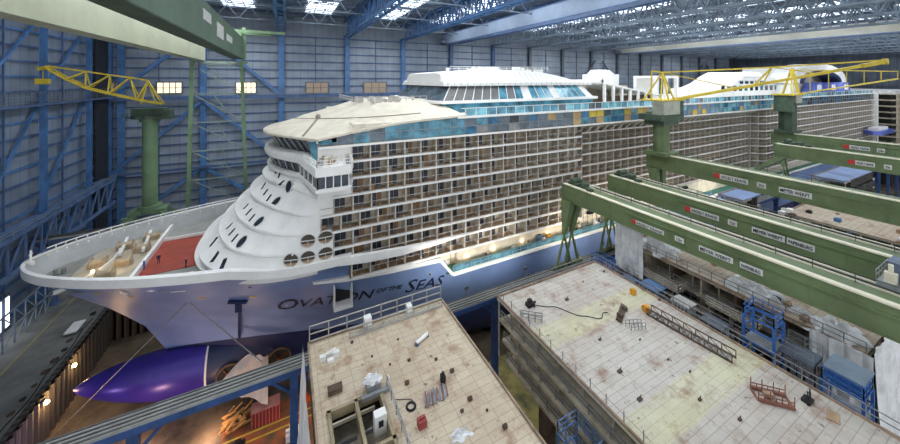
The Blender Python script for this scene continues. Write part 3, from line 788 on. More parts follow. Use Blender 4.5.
for i in range(18): x = 13+rr.random()*14; s = .3+rr.random()*.6; y = 66+rr.random()*8; h = -4.2+rr.random()*.8; MB().box(x, x+s*1.5, y, y+s, -4.8, h).box(x-.08, x+s*1.5+.08, y-.08, y+s+.08, h-.12, h).build('roof_fitting', PGF, ship)
br_ = bvh(roof, ship.location); b = MB(); last = None
for k in range(9):
    q, n_ = hit(br_, 303+k*15/8, 136.5-k*18/8)
    if q and last: b.bar(last, q+Vector((0,0,.1)), .3, .2)
    last = q+Vector((0,0,.1)) if q else last
if last: b.sphere(last+Vector((0,0,.3)), .5, 8, 5)
last = None
for k in range(16):
    q, n_ = hit(br_, 286+k*9, 118.5-k*.35+2.2*math.sin(k/15*math.pi))
    if q and last: b.bar(last, q+Vector((0,0,.06)), .22, .12)
    last = q+Vector((0,0,.06)) if q else None
b.build('roof_seam', mat('grey beige seam', (140,134,122), .7), ship)
# ---- glass band below the roof edge, upper deck, windscreen
TG = [TEAL, mat('grey glass', (92,104,112), .15, .1, .25, .5), mat('dark pane', (56,60,62), .2, .1, .3, .5), mat('tan board', (176,150,104), .7), mat('yellow board', (206,180,66), .6), mat('blue teal pane', (48,104,138), .15, .1, .3, .4), STEEL, mat('pale teal glass', (120,178,190), .15, .1, .25, .5)]
b = MB(); rr = random.Random(11); x = 4.8; i = 0
while x < XEND-2:
    zt = rimz(x+1.3)-.4 if x < 29 else -7.3
    if x < 9: zt = min(zt, -9.9) if x < 6 else zt
    for h in (0, 1):
        if x < 13: c = rr.choice([1,1,0])
        elif x < 30: c = 0
        elif x < 48: c = rr.choice([1,1,2,6,1,0,5])
        elif x < 60: c = rr.choice([1,3,2,1])
        elif x < 120: c = rr.choice([5,5,3,4,0,0,1])
        elif x < 165: c = rr.choice([0,0,7,7,7,5,3])
        else: c = rr.choice([1,1,2,5])
        z0 = -10.4+(zt+10.4)*h/2; z1 = -10.4+(zt+10.4)*(h+1)/2
        b.mt(c); b.box(x, x+2.6, SY0+.15, SY0+.25, z0, z1)
    b.mt(6); b.box(x-.05, x+.05, SY0+.08, SY0+.2, -10.4, zt); x += 2.6
b.mt(6).box(10, XEND-2, SY0+.07, SY0+.2, -8.93, -8.83)
b.build('glass_band', TG, ship)
MB().box(10, XEND-.5, SY0+.3, SY1-.3, -10.35, -7.3).build('upper_deckhouse', CREAM, ship)
MB().box(29, XEND, SY0-.3, SY1+.3, -7.3, -6.9).build('upper_deck', WHITE, ship)
b = MB(); x = 31; rr = random.Random(4)
while x < XEND-3: b.mt(rr.choice([0,1,1,0,2])); b.box(x, x+2.3, SY0+.3, SY0+.36, -6.9, -5.5); b.mt(3).box(x-.06, x+.02, SY0+.25, SY0+.4, -6.9, -5.4); x += 2.4
b.mt(3).box(30, XEND-3, SY0+.25, SY0+.4, -5.5, -5.4)
b.build('deck_windscreen', [TEAL, TG[7], TG[1], WHITE], ship)
# ---- lounge block with sloped glazing
def slab(pl, z0, z1, m, name, par=ship): return MB().prism(pl, z0, z1).build(name, m, par)
lo_ = [(27.5,63),(29,60.5),(73,60.5),(73,89.5),(29,89.5),(27.5,87)]; hi_ = [(30,65),(31.5,62.5),(71,62.5),(71,87.5),(31.5,87.5),(30,85)]
b = MB(); b.grid([[(x,y,-4.3) for x,y in lo_],[(x,y,-1.3) for x,y in hi_]], True)
lg = b.build('lounge_glazing', TG[1], ship)
b = MB(); rr = random.Random(8)
for i in range(19):
    a0 = 29+i*2.31; c0 = 31.5+i*2.08; a1 = a0+2.31; c1 = c0+2.08
    col = 1 if i < 6 else rr.choice([0,0,1,0]) if i < 9 else (2 if i in (9,13) else 0)
    if i > 17: col = 2
    b.mt(col); b.face([(a0,60.42,-4.3),(a1,60.42,-4.3),(c1,62.42,-1.3),(c0,62.42,-1.3)])
    b.mt(2); b.bar((a0,60.4,-4.3),(c0,62.4,-1.3),.14)
b.build('lounge_panes', [TEAL, mat('grey slatted pane', (104,104,102), .5), WHITE], ship, fix=False)
slab([(27,62.5),(28.5,59.7),(74,59.7),(74,90.3),(28.5,90.3),(27,88)], -4.9, -4.3, WHITE, 'lounge_sill')
slab(lo_, -6.9, -4.9, TG[0], 'lounge_lower_wall')
rt = MB(); XT = [29.5,30,33,38,45,54,61,66,70,74]; ZT = [-.6,1.6,1.9,2.3,2.5,2.4,1.9,1.1,.3,-.7]
rows = []
for x, z in zip(XT, ZT): rows.append([(x,61.5,-1.3),(x,61.3,-.6),(x,63.0,-.2+(z+.2)*.35),(x,64.2,z-.35),(x,66,z),(x,84,z),(x,86.5,-.2),(x,88.6,-1.3)])
rt.grid(rows); rt.face(rows[0]); rt.face(rows[-1])
RIB = stripe_mat('white ribbed roof', (228,226,220), (190,190,188), 0, 1.6, .12, .6, .08)
rt.build('lounge_roof', RIB, ship)
MB().rail([(33,65.5,2.1),(62,65.5,2.5)], .9, 2.2, .05).build('lounge_roof_railing', WHITE, ship)
b = MB(); rr = random.Random(2)
for i in range(20): x = 34+rr.random()*27; s = .3+rr.random()*.9; y = 67+rr.random()*9; MB().box(x, x+s*2, y, y+s, 1.6, 2.7+rr.random()*.8).box(x-.1, x+s*2+.1, y-.1, y+s+.1, 2.6, 2.75).build('roof_vent', WHITE, ship)
b = MB().box(30, 74, 60.6, 61.0, -6.9, -6.2); b.build('lounge_plinth', WHITE, ship)
# ---- canopy aft of the lounge
b = MB(); 
for i in range(24):
    x0 = 76.5+i*1.15; x1 = x0+1.15; z0 = -.7-4.0*(x0-76.5)/27.6; z1 = -.7-4.0*(x1-76.5)/27.6
    b.hexa([(x0,60,z0-.3),(x1,60,z1-.3),(x1,80,z1-.1),(x0,80,z0-.1),(x0,60,z0),(x1-.25,60,z1),(x1-.25,80,z1+.4),(x0,80,z0+.4)])
b.build('sloping_canopy', WHITE, ship)
for i in range(8): x = 77+i*3.6; MB().box(x, x+.6, 60, 60.6, -6.9, -1.1-4.0*(x-76.5)/27.6).build('canopy_post', WHITE, ship)
MB().box(77, 104, 64, 64.3, -6.9, -4.6).build('canopy_back_wall', BROWN, ship)
# rest of the upper works
def block(pl, z0, z1, name, m=WHITE): return MB().prism(pl, z0, z1).build(name, m, ship)
b = MB().box(88, 97, 76, 84, -2, .2).box(96, 105, 76, 84, -2, 2.0); b.grid([[(97,77,2),(104,77,2),(104,83,2),(97,83,2)],[(98,78,3.6),(102.5,78,3.6),(102.5,82,3.6),(98,82,3.6)]], True); b.face([(98,78,3.6),(102.5,78,3.6),(102.5,82,3.6),(98,82,3.6)])
b.build('vent_housing', WHITE, ship)
b = MB().box(88, 108, 75, 85, -6.9, -1.9); b.build('machinery_house', CREAM, ship)
b = MB().box(107, 119, 64, 72, .6, 1.4).box(107, 108, 64, 65, -6.9, .6).box(118,119,64,65,-6.9,.6).box(112,113,64,65,-6.9,.6).box(107,119,71,72,-6.9,.6); b.build('bandstand_frame', WHITE, ship)
P = [(150,-6.9),(150,-4.0),(158,-3.6),(166,-1.6),(173,1.2),(180,3.2),(190,3.2),(192,1.6),(204,1.2),(216,.6),(216,-6.9)]
b = MB(); rows = [[(x, 68, z) for x, z in P], [(x, 69.5, z+.3 if z > -6 else z) for x, z in P], [(x, 84, z+.3 if z > -6 else z) for x, z in P]]
b.grid(rows, True); b.face(rows[0]); b.build('aft_superstructure', WHITE, ship)
for i in range(11): x = 156+i*4.8; MB().box(x, x+2.4, 67.85, 68, -4.6, -2.4).build('aft_window', TEAL if i % 3 == 1 else GLASSD, ship)
b = MB(); 
arch = [(239+35*math.cos(a), -1.5+9.5*math.sin(a)**.8) for a in [math.pi*i/16 for i in range(17)]]
inn = [(239+27*math.cos(a), -1.5+6.2*math.sin(a)**.8) for a in [math.pi*i/16 for i in range(17)]]
for y0, y1 in ((62, 70),):
    rows = [[(x,y0,z) for x,z in arch],[(x,y1,z) for x,z in arch],[(x,y1,z) for x,z in inn],[(x,y0,z) for x,z in inn],[(x,y0,z) for x,z in arch]]
    b.grid(rows)
b.build('funnel_arch', WHITE, ship, smooth=False)
b = MB(); i2 = [(239+27*math.cos(a), -1.6+6.0*math.sin(a)**.8) for a in [math.pi*i/16 for i in range(17)]]; i3 = [(239+23*math.cos(a), -1.6+4.6*math.sin(a)**.8) for a in [math.pi*i/16 for i in range(17)]]
b.grid([[(x,61.7,z) for x,z in i2],[(x,68,z) for x,z in i2],[(x,68,z) for x,z in i3],[(x,61.7,z) for x,z in i3],[(x,61.7,z) for x,z in i2]]); b.build('funnel_arch_trim', NAVY, ship)
MB().box(205, 282, 63, 85, -6.9, -1.8).build('aft_deckhouse', WHITE, ship)
MB().box(214, 282, 70.5, 84, -1.8, 6.4).build('funnel_casing', WHITE, ship)
VIO = mat('violet blue pod', (84,100,180), .35, 0, .2, .2)
for x in (214, 232, 250):
    b = MB(); b.hexa([(x,58,-6.0),(x+13,58,-6.0),(x+13,62,-6.0),(x,62,-6.0),(x+4,58.6,-1.2),(x+12,58.6,-1.2),(x+12,62,-1.2),(x+4,62,-1.2)]); b.mt(1)
    b.hexa([(x+3.5,57.9,-5.0),(x+9,57.9,-5.0),(x+9,58,-5.0),(x+3.5,58,-5.0),(x+5.6,58.3,-2.2),(x+10,58.3,-2.2),(x+10,58.5,-2.2),(x+5.6,58.5,-2.2)])
    b.build('blue_deck_pod', [VIO, WHITE], ship)
b = MB().box(XEND-1.8, XEND+.6, SY0-1, SY0+1.5, -36, -7); b.build('stern_fin', WHITE, ship)
b = MB().prism([(264,48),(284,48),(286,50.5),(285,54),(264,54),(261,50.5)], -27.5, -25.6); b.mt(1).prism([(266,49.5),(282,49.5),(284,50.5),(282,53),(266,53)], -25.6, -24.3)
b.build('stern_platform', [VIO, WHITE], ship)
# ---- ship's name on the hull
def hull_text(txt, x0, z0, size, sc=1.0, weight=.02):
    vs, fs = text_mesh(txt, size, weight)
    me = []; o = []
    for v in vs:
        x = x0+v[0]*sc+v[1]*.2; z = z0+v[1]; o.append((x, SC-hb(x, z)-.07, z))
    w_ = max(v[0] for v in vs)*sc
    return o, fs, w_
m = MB(); x = -1.6
for seg, sz, gap, dz in (('O',4.3,.1,-.25),('VATION',3.3,.7,-.05),('OF',1.4,.2,1.1),('THE',1.4,.6,1.1),('S',4.3,.1,-.25),('EAS',3.3,0,-.05)):
    vs, fs, w_ = hull_text(seg, x, -38.85+dz, sz, .98)
    n = len(m.v); m.v += vs
    for f in fs: m.f.append(tuple(n+i for i in f)); m.m.append(0)
    x += w_+gap
m.build('name_lettering', mat('navy lettering', (16,20,50), .4), ship, fix=False)
p, n = hit(bh, 240, 322)
p1_ = hit(bh, 229, 300)[0]; p2_ = hit(bh, 248, 300)[0]; p3_ = hit(bh, 240, 300)[0]; p4_ = hit(bh, 240, 336)[0]; e_ = n*.25
m = MB().bar(p1_+e_, p2_+e_, .75, .3).bar(p3_+e_, p4_+e_, .4, .3).bar(p3_+e_*2, p3_+e_*2+Vector((0,0,-1.2)), .9, .6); m.build('anchor_bolster', NAVY, ship)

YM = mat('yellow draught mark', (198,160,62), .6)
for i, (x, y, w_, h_) in enumerate(((97,293.5,.9,.35),(131,297,.8,.35),(202,298,.9,.4),(253,296.5,1.0,.4),(150,291,.8,.2),(178,291.5,2.0,.15))):
    p, n = hit(bh, x, y)
    if p:
        a = Vector((0,0,1)).cross(n).normalized(); c = n.cross(a); b = MB()
        b.hexa([p+n*e+a*(i_*w_/2)+c*(j_*h_/2) for e in (-.02,.05) for i_, j_ in ((-1,-1),(1,-1),(1,1),(-1,1))]); b.build('hull_mark', YM if h_ > .3 else WHITE, ship)
p, n = hit(bh, 124.5, 293)
if p:
    a = Vector((0,0,1)).cross(n).normalized(); c = n.cross(a); b = MB()
    for r0, sc_ in ((.55, 1), (.3, .6)): b.face([p+n*(.06+(1-sc_)*.05)+a*(r0*math.cos(k*math.pi/6))+c*(r0*math.sin(k*math.pi/6)+(1-sc_)*1.6) for k in range(12)])
    b.bar(p+n*.1-c*1.2, p+n*.1+c*.4, .18); b.build('bow_emblem', WHITE, ship)
b = MB()
for z in (-2.9, -.6, 1.2):
    x0 = interp(z, [-3.6,-1.6,1.2,3.2],[157,167,174,180]); b.box(x0, 214 if z < 0 else 192, 67.4, 68.2, z, z+.18)
b.build('aft_deck_edges', mat('aft grey edge', (150,160,168), .6), ship)
for i in range(5): x = 171+i*4.6; MB().box(x, x+2.6, 67.8, 68, -1.6, -.3).build('aft_window', GLASSD, ship)
# ================================================================ CRANES
SIGNW = mat('white sign', (206,206,200), .6, 0, .06, 2); SIGNR = mat('red sign mark', (182,52,44), .6); INK = mat('black lettering', (34,38,36), .6)
def sign(parent, x, y, z, length, h, txt=None, red=False, name='sign'):
    """board on a girder face that looks towards -X; it reads from far (large Y) to near"""
    b = MB().box(x-.06, x, y-length, y, z-h/2, z+h/2)
    if red: b.mt(1).box(x-.1, x-.05, y-h*1.1, y, z-h/2, z+h/2)
    if txt:
        vs, fs = text_mesh(txt, 1, .02); w_ = max(v[0] for v in vs); hh = max(v[1] for v in vs)
        L0 = h*1.3 if red else .15; k = (length-L0-.2)/w_; n = len(b.v)
        b.v += [(x-.11, y-L0-v[0]*k, z-h*.3+v[1]/hh*h*.6) for v in vs]
        for f in fs: b.f.append(tuple(n+i for i in f)); b.m.append(2)
    return b.build(name, [SIGNW, SIGNR, INK], parent, fix=False)
def gantry(lab, x, zt, h, w, yend, ynear, legs=True, channel=True, signs=(), foot=-34.83, lx=-4.5, knee=True):
    t = thing('gantry_crane', lab, 'crane', (x, 45.5, foot), 'green gantry cranes over the ship sections')
    b = MB().box(x, x+w, ynear, yend, zt-h, zt)
    b.box(x-.12, x+w+.12, ynear, yend+.05, zt-h-.12, zt-h)                       # bottom flange
    b.box(x-.12, x+w+.12, ynear, yend+.05, zt, zt+.1)
    for k in range(int((yend-ynear)/6)): b.box(x-.04, x, ynear+k*6, ynear+k*6+.1, zt-h, zt)
    b.bar((x-.08, ynear, zt-h*.30), (x-.08, yend-14, zt-h*.26), .18)
    b.build('girder', GREEN, t)
    MB().box(x-.12, x+.55, ynear, yend-.5, zt+.1, zt+.3).build('crane_rail', RAILC, t)
    if channel:
        c = MB().box(x+w+.15, x+w+1.5, ynear, yend-4, zt-.2, zt+.05); c.mt(1).box(x+w+.2, x+w+.35, ynear, yend-4, zt, zt+.25).box(x+w+1.4, x+w+1.6, ynear, yend-4, zt, zt+.25)
        for k in range(5): c.mt(2).bar((x+w+.5+k*.18, ynear, zt+.1), (x+w+.5+k*.18, yend-5, zt+.1), .09)
        c.build('cable_channel', [STEEL, RAILC, BLACK], t)
    b = MB() if channel or x > 110 and x < 120 else None
    if b: b.box(x+w*.2, x+w+.9, yend-3.4, yend-1.2, zt+.1, zt+.7).tube((x+w*.2, yend-2.2, zt+1.0), (x+w, yend-2.2, zt+1.0), .55, 12)
    if b: b.box(x+w*.3, x+w*.8, yend-5, yend-4, zt+.1, zt+1.1); b.box(x+.2, x+.9, yend-7, yend-5.8, zt+.1, zt+.8); b.build('winch', DGREEN, t)
    b = MB().rail([(x+w-.1, ynear, zt+.1), (x+w-.1, yend-1, zt+.1)], 1.0, 3, .03); b.build('walkway_railing', DGREEN, t)
    if legs:
        for s, xo in ((0, 0.2), (1, w-.3)):
            xt = x+xo; b = MB()
            k = Vector((xt+lx*.62, 46.0+s*.2, zt-h-(zt-h-foot)*.52))
            # tapering upper leg, then an inverted V down to the bogies
            T = Vector((xt, yend-1.6, zt-h))
            ax = Vector((.5, 0, 0)); 
            def quad(c, hx, hy): return [c+Vector((-hx,-hy,0)), c+Vector((hx,-hy,0)), c+Vector((hx,hy,0)), c+Vector((-hx,hy,0))]
            b.hexa(quad(k, .3, .3)+quad(T, .8, 1.1))
            for d in (-1, 1):
                f = Vector((xt+lx*.9+d*1.7, 45.0, foot+.5)); b.bar(k, f, .3, .3, .4)
                b.box(f.x-.9, f.x+.9, 44.6, 45.4, foot, foot+.55)
            b.build('leg', GREEN, t)
    for (y, L, hh, tx, red) in signs: sign(t, x-.05, y, zt-h*.58, L, hh, tx, red)
    return t
def ygir(x, px, z=None):
    """distance along a girder face whose plane is at x, seen in column px"""
    u = px-450; return x*(cy_*F-sy_*u)/(sy_*F+cy_*u)
def sg(X, spans): return [(ygir(X, a), ygir(X, a)-ygir(X, b), hh, t, r) for a, b, hh, t, r in spans]
g1 = gantry('nearest green gantry crane girder, lowest across the right side', 50.3, -21.1, 2.9, 2.6, 49.2, -4, signs=sg(50.25, ((632,664,.62,'ARDELT KRANE',True),(675,684,.7,'15t',False),(699,733,.72,'MEYER WERFT',False),(740,763,.72,'PAPENBURG',False))))
g2 = gantry('second green gantry crane girder, parallel just behind the nearest one', 62.0, -20.5, 2.9, 2.6, 47.5, -4, signs=sg(61.95, ((685,719,.8,'ARDELT KRANE',True),(728,737,.8,'15t',False),(752,785,.85,'MEYER WERFT',False),(787,815,.85,'PAPENBURG',False))))
g3 = gantry('green gantry crane girder carrying the tall yellow jib crane', 80.0, -17.9, 3.3, 3.0, 50.5, -4, channel=False, signs=sg(79.95, ((714,748,.95,'ARDELT KRANE',True),(757,766,.95,'20t',False),(779,812,1.0,'MEYER WERFT',False))))
g4 = gantry('green gantry crane girder far right, in front of the farthest one', 118.0, -17.3, 3.1, 3.2, 39.5, -4, channel=False, signs=sg(117.95, ((848,875,1.0,'ARDELT KRANE',True),(884,892,1.0,'20t',False))))
g5 = gantry('farthest green gantry crane girder at the right, with a jib tower', 147.0, -17.6, 3.3, 3.2, 50.0, -4, channel=False, signs=sg(146.95, ((843,870,1.1,'ARDELT KRANE',True),(877,885,1.1,'20t',False))))
# trolley on the nearest girder
t = thing('crane_trolley', 'blue-grey trolley machine on the second girder near the right edge', 'trolley', (56.0, 9.2, -20.9))
MB().box(53.8, 58.0, 7.6, 10.2, -21.2, -20.4).build('trolley_frame', STEEL, t)
MB().box(55.3, 57.6, 8.0, 9.8, -20.4, -18.6).build('motor_housing', mat('blue grey housing', (92,104,124), .5), t)
MB().box(54.2, 54.8, 9.0, 9.8, -20.4, -19.4).tube((54.5, 9.4, -19.4), (54.5, 9.4, -18.6), .18, 8).build('control_box', RAILC, t)
MB().rail([(53.8, 7.6, -20.4), (58, 7.6, -20.4), (58, 10.2, -20.4), (53.8, 10.2, -20.4)], 1.1, 1, .03).build('railing', STEEL, t)
# lattice jib
def jib(b, a, c, d0, d1, n, w0=1.0, w1=.4, r=.16, side=None):
    """two lower chords and one upper chord, laced"""
    a = Vector(a); c = Vector(c); d = (c-a); L = d.length; d.normalize()
    s = d.cross(Vector((0,0,1))).normalized(); up = s.cross(d).normalized()
    def P(t, k):
        w = w0+(w1-w0)*t; h = d0+(d1-d0)*t; o = a+d*(L*t)
        return o+s*(w/2) if k == 0 else o-s*(w/2) if k == 1 else o+up*h
    for i in range(n):
        t0, t1 = i/n, (i+1)/n; tm = (t0+t1)/2
        for k in (0, 1): b.bar(P(t0,k), P(t1,k), r*1.3)
        b.bar(P(t0,2), P(t1,2), r*1.3)
        for k in (0, 1): b.bar(P(t0,2), P(tm,k), r*.75).bar(P(tm,k), P(t1,2), r*.75)
        b.bar(P(t0,0), P(t0,1), r*.7)
    return b
# ---- slewing jib crane behind the bow
CTX, CTY = -29.6, 105.0
t = thing('jib_crane', 'green column crane with yellow lattice jib behind the bow at left', 'crane', (CTX, CTY, -35), 'yellow jib cranes')
CG = mat('pale column green', (104,130,96), .55, 0, .12, .25)
MB().tube((CTX, CTY, -32), (CTX, CTY, -9), 1.5, 24).tube((CTX, CTY, -10.2), (CTX, CTY, -9.4), 2.0, 24).tube((CTX, CTY, -32), (CTX, CTY, -30.6), 2.3, 24).build('column', CG, t)
b = MB()
for dx, dy in ((-5,-3.4),(5,-3.4),(-5,3.4),(5,3.4)):
    b.bar((CTX+dx*.25, CTY+dy*.2, -31.2), (CTX+dx, CTY+dy, -34.6), 1.1, 1.1, .7); b.box(CTX+dx-1.4, CTX+dx+1.4, CTY+dy-.5, CTY+dy+.5, -35, -34.2)
b.box(CTX-3.4, CTX+3.4, CTY-2, CTY+2, -32.4, -31.4).bar((CTX-5, CTY-3.4, -34.2), (CTX+5, CTY-3.4, -34.2), .5); b.build('portal_base', CG, t)
b = MB().prism([(CTX+3.6*math.cos(a), CTY+3.6*math.sin(a)) for a in [math.pi*k/6 for k in range(12)]], -9.3, -8.7)
b.box(CTX-3.0, CTX+3.4, CTY-2, CTY+2, -8.7, -6.9).box(CTX+1, CTX+4.4, CTY-2.3, CTY+1, -9.6, -7.3); b.build('machinery_platform', DGREEN, t)
MB().rail([(CTX-4.2, CTY-3, -9), (CTX+4.2, CTY-3, -9)], 1.1, 1, .06).build('platform_railing', DGREEN, t)
YB = 103.0
U = [Vector(PY(x, y, YB)) for x, y in ((46,66),(86,71.5),(110,75),(130,77.5),(148,80.5))]
D = [Vector(PY(x, y, YB)) for x, y in ((50,69),(68,79),(88,88),(110,93.5),(138,99.5),(163,104))]
b = MB(); O = Vector((0,1.1,0))
for a, c in zip(U, U[1:]): b.bar(a, c, .32)
for a, c in zip(D, D[1:]): b.bar(a-O, c-O, .34).bar(a+O, c+O, .3).bar(a-O, c+O, .15)
for d, u in ((1,(86,71.5)),(2,(86,71.5)),(2,(110,75)),(3,(110,75)),(3,(130,77.5)),(4,(130,77.5)),(4,(148,80.5)),(5,(148,80.5))):
    q = Vector(PY(u[0], u[1], YB)); b.bar(D[d]-O, q, .22).bar(D[d]+O, q, .2)
q = Vector(PY(46,66,YB)); b.bar(D[0]-O, q, .25).bar(D[0]+O, q, .25).bar(D[0]-O, D[0]+O, .25)
for x, y in ((141,104),(156,104)): b.bar(PY(x, y, YB-.6), U[-1], .24)
b.bar(PY(38,69,YB), PY(50,67,YB), .7, .7); b.build('jib', YELLOW, t)
h = Vector(PY(43, 81, YB)); MB().bar(Vector(PY(43,70,YB)), h, .12).box(h.x-1.0, h.x+1.0, h.y-.5, h.y+.5, h.z-.7, h.z+.5).build('hook_block', YELLOW, t)
# ---- jib crane on the third gantry
TX, TY = 80.6, 47.2
t = thing('jib_crane', 'yellow jib crane on green tower with long boom reaching right', 'crane', (TX, TY, -17), 'yellow jib cranes')
MB().tube((TX, TY, -17), (TX, TY, -6.8), 1.75, 8).box(TX-2.8, TX+2.8, TY-2.4, TY+2.4, -17, -16.2).box(TX-2.4,TX+2.4,TY-2.2,TY+2.2,-7.8,-6.8).build('column', GREEN, t)
MB().box(TX-4.2, TX+2.2, TY-3.0, TY-.4, -7.2, -4.0).build('operator_cabin', mat('grey green cab', (150,152,134), .5), t)
MB().box(TX-4.6, TX+4.6, TY-2.6, TY+2.6, -8.6, -7.2).box(TX+2.3, TX+4.8, TY-2.4, TY+2, -7.2, -4.2).box(TX-3,TX+3,TY-2.3,TY+2.3,-9.8,-8.6).build('machinery_platform', DGREEN, t)
b = MB().box(TX-4.3, TX+4.3, TY-3, TY+2.8, -4.1, -3.8)
a0 = (TX-.6, TY-.6, 2.6)
for dx, dy in ((-3.6,-2),(-1.6,-2.6),(1.6,-2),(-3.6,2)): b.bar((TX+dx, TY+dy, -3.9), a0, .3)
b.bar(a0, (TX-3.8, TY, 2.9), .3).bar((TX-3.8, TY, 2.9), (TX-4, TY, -3.8), .22)
b.build('a_frame', YELLOW, t)
tipp = PX(886, 57.6, 108.0); tip = Vector(tipp)
root = Vector((TX+2.0, TY-1.5, -4.0))
b = MB(); b.bar(root, tip, .62, .5, .75).bar(root+Vector((0,1.4,0)), tip+Vector((0,.3,0)), .3)
mid = Vector(PX(772, 63.6, TX+(108-TX)*.45)); 
b.bar(a0, mid, .3).bar(mid, tip+Vector((-.3,0,.3)), .3)
q = root.lerp(tip, .42); b.bar(mid, q, .28); b.bar(mid, q+Vector((1.2,-1.0,.1)), .2)
b.bar(a0, root.lerp(tip, .34), .22); b.bar(mid, root.lerp(tip, .72), .16)
for k in range(1, 22): p = root.lerp(tip, k/22); b.bar(p, p+Vector((0, 1.1*(1-k/22)+.3, 0)), .12)
b.bar(tip-(tip-root)*.1, tip, 1.0, .8, .8).tube(tip+Vector((0,-.3,0)), tip+Vector((0,.5,0)), .6, 12)
b.build('boom', YELLOW, t); t.location.z -= .8
# ---- jib crane on the farthest gantry
TX, TY = 149.5, 46.6
t = thing('jib_crane', 'farthest jib crane, square grey cab on dark green tower at right', 'crane', (TX, TY, -17), 'yellow jib cranes')
MB().tube((TX, TY, -17), (TX, TY, -7.4), 2.3, 8).box(TX-3.4, TX+3.4, TY-2.4, TY+2.4, -17, -16).build('column', DGREEN, t)
MB().box(TX-3.4, TX+3.4, TY-2.4, TY+2.4, -7.6, -7.0).box(TX-4.6, TX-2.4, TY-2.4, TY+2, -9.8, -4.6).box(TX+2.4, TX+4, TY-2, TY+2, -7, -4.8).build('machinery_platform', DGREEN, t)
MB().box(TX-2.3, TX+2.2, TY-2.8, TY-.6, -7.0, -4.4).build('operator_cabin', mat('grey green cab', (150,152,134), .5), t)
b = MB().box(TX-5, TX+4.4, TY-3, TY+2.5, -4.5, -4.1)
top_ = Vector((TX+1.0, TY-.5, 3.9))
for dx, dy in ((-3.4,-2.2),(2.6,-2.2),(2.6,2)): b.bar((TX+dx, TY+dy, -4.2), top_, .42)
b.bar((TX+.2, TY-2.6, -4.2), (TX+.6, TY-1, 4.4), .6).bar(top_, (TX+48, TY-14, 3.6), .3).bar((TX+3, TY-2.2, -4), (TX+48, TY-14, .9), .45)
for k in range(6): b.bar((TX+8+k*8, TY-3-k*2.2, -3.5+k*.9), (TX+8+k*8, TY-3-k*2.2, 3.8), .18)
b.build('boom', YELLOW, t); t.location.z -= .5
# ---- overhead double girder gantry at top left
t = thing('gantry_crane', 'high double girder gantry crane crossing overhead at the top left', 'crane', (-15, 104, -35), None)
MB().box(-20.6, -18.5, -12, 104.5, 5.0, 10.6).build('girder', mat('sage crane girder', (160,162,138), .55, 0, .08, .15), t)
b = MB().box(-12.0, -9.9, -12, 102, 5.6, 11.0); b.mt(1).box(-12.1, -9.8, -12, 102.1, 5.45, 5.6)
b.build('girder', [mat('deep green girder', (92,114,92), .55, 0, .12, .15), DGREEN], t)
for px_, hh, z in ((208,1.6,9.0),(221,2.6,8.4),(230,1.4,8.2)):
    Y = ygir(-9.85, px_)
    if Y > 0: MB().box(-9.84, -9.74, Y-Y*.06, Y+Y*.03, z-hh*.5, z+hh*.4).build('sign', SIGNW, t)
for x0, x1 in ((-21.0,-22.2), (-10.4,-9.4)):
    MB().bar((x0, 103.5, 5.2), (x1, 105, -34.6), .8).box(x1-.8, x1+.8, 104, 106, -35, -34.2).build('leg', CG, t)
MB().bar((-10.6, 101.5, 11), (-10.6, 101.5, 12.6), .8).bar((-11, 102, 12.4), (-3.5, 104, 12.4), .6).bar((-9.8, 103, 5.4), (-9.8, 103, 14), .9).box(-13, 0, 102.6, 103.6, 12.6, 13.4).build('end_frame', CG, t)
b = MB().bar((-21, 104, 4.6), (-9, 104, 4.6), .6)
zs_ = [3.8-i*7.4 for i in range(6)]
for i in range(5):
    b.bar((-21.3-i*.15, 104.6, zs_[i]), (-10.0+i*.12, 104.6, zs_[i]), .28); b.bar((-21.3, 104.6, zs_[i]), (-10.1, 104.6, zs_[i+1]), .2)
    b.bar((-18+i, 105.5, zs_[i]), (-14, 105.5, zs_[i]-5), .2)
b.build('ladder_bracing', mat('grey green brace', (120,134,122), .6), t)
# ---- crane runways
def runway(name_lab, y, x0, x1, colm, z=-35.0, hw=.95):
    t = thing('crane_runway', name_lab, 'runway', ((x0+x1)/2, y, FL))
    MB().box(x0, x1, y-hw, y+hw, z-.8, z).build('beam', mat('grey runway beam', (150,150,144), .6, 0, .15, .4), t)
    MB().box(x0, x1, y-hw-.1, y-hw, z-1.0, z-.3).build('blue_fascia', colm, t)
    b = MB()
    for k in range(4): b.bar((x0, y-.75+k*.5, z+.08), (x1, y-.75+k*.5, z+.08), .1, .16)
    b.build('rails', mat('rail steel', (112,112,110), .4, .5), t)
    x = x0+3
    while x < x1:
        top_z = z-.8
        base = UP if (y > 98 or x < -34.5) else FL
        MB().box(x-.45, x+.45, y-.45, y+.45, base, top_z).box(x-.9, x+.9, y-.9, y+.9, base, base+.3).build('column', colm, t)
        MB().bar((x, y, z-4), (x+3, y, z-1), .3).bar((x, y, z-4), (x-3, y, z-1), .3).build('knee_brace', colm, t)
        x += 15
runway('long blue and grey runway beam with rails passing below the ship', 45.0, -62, 330, mat('runway blue', (48,78,128), .6, 0, .2, .5))
runway('far crane runway beam behind the ship along the back wall', 105.0, -49, 330, DBLUE)
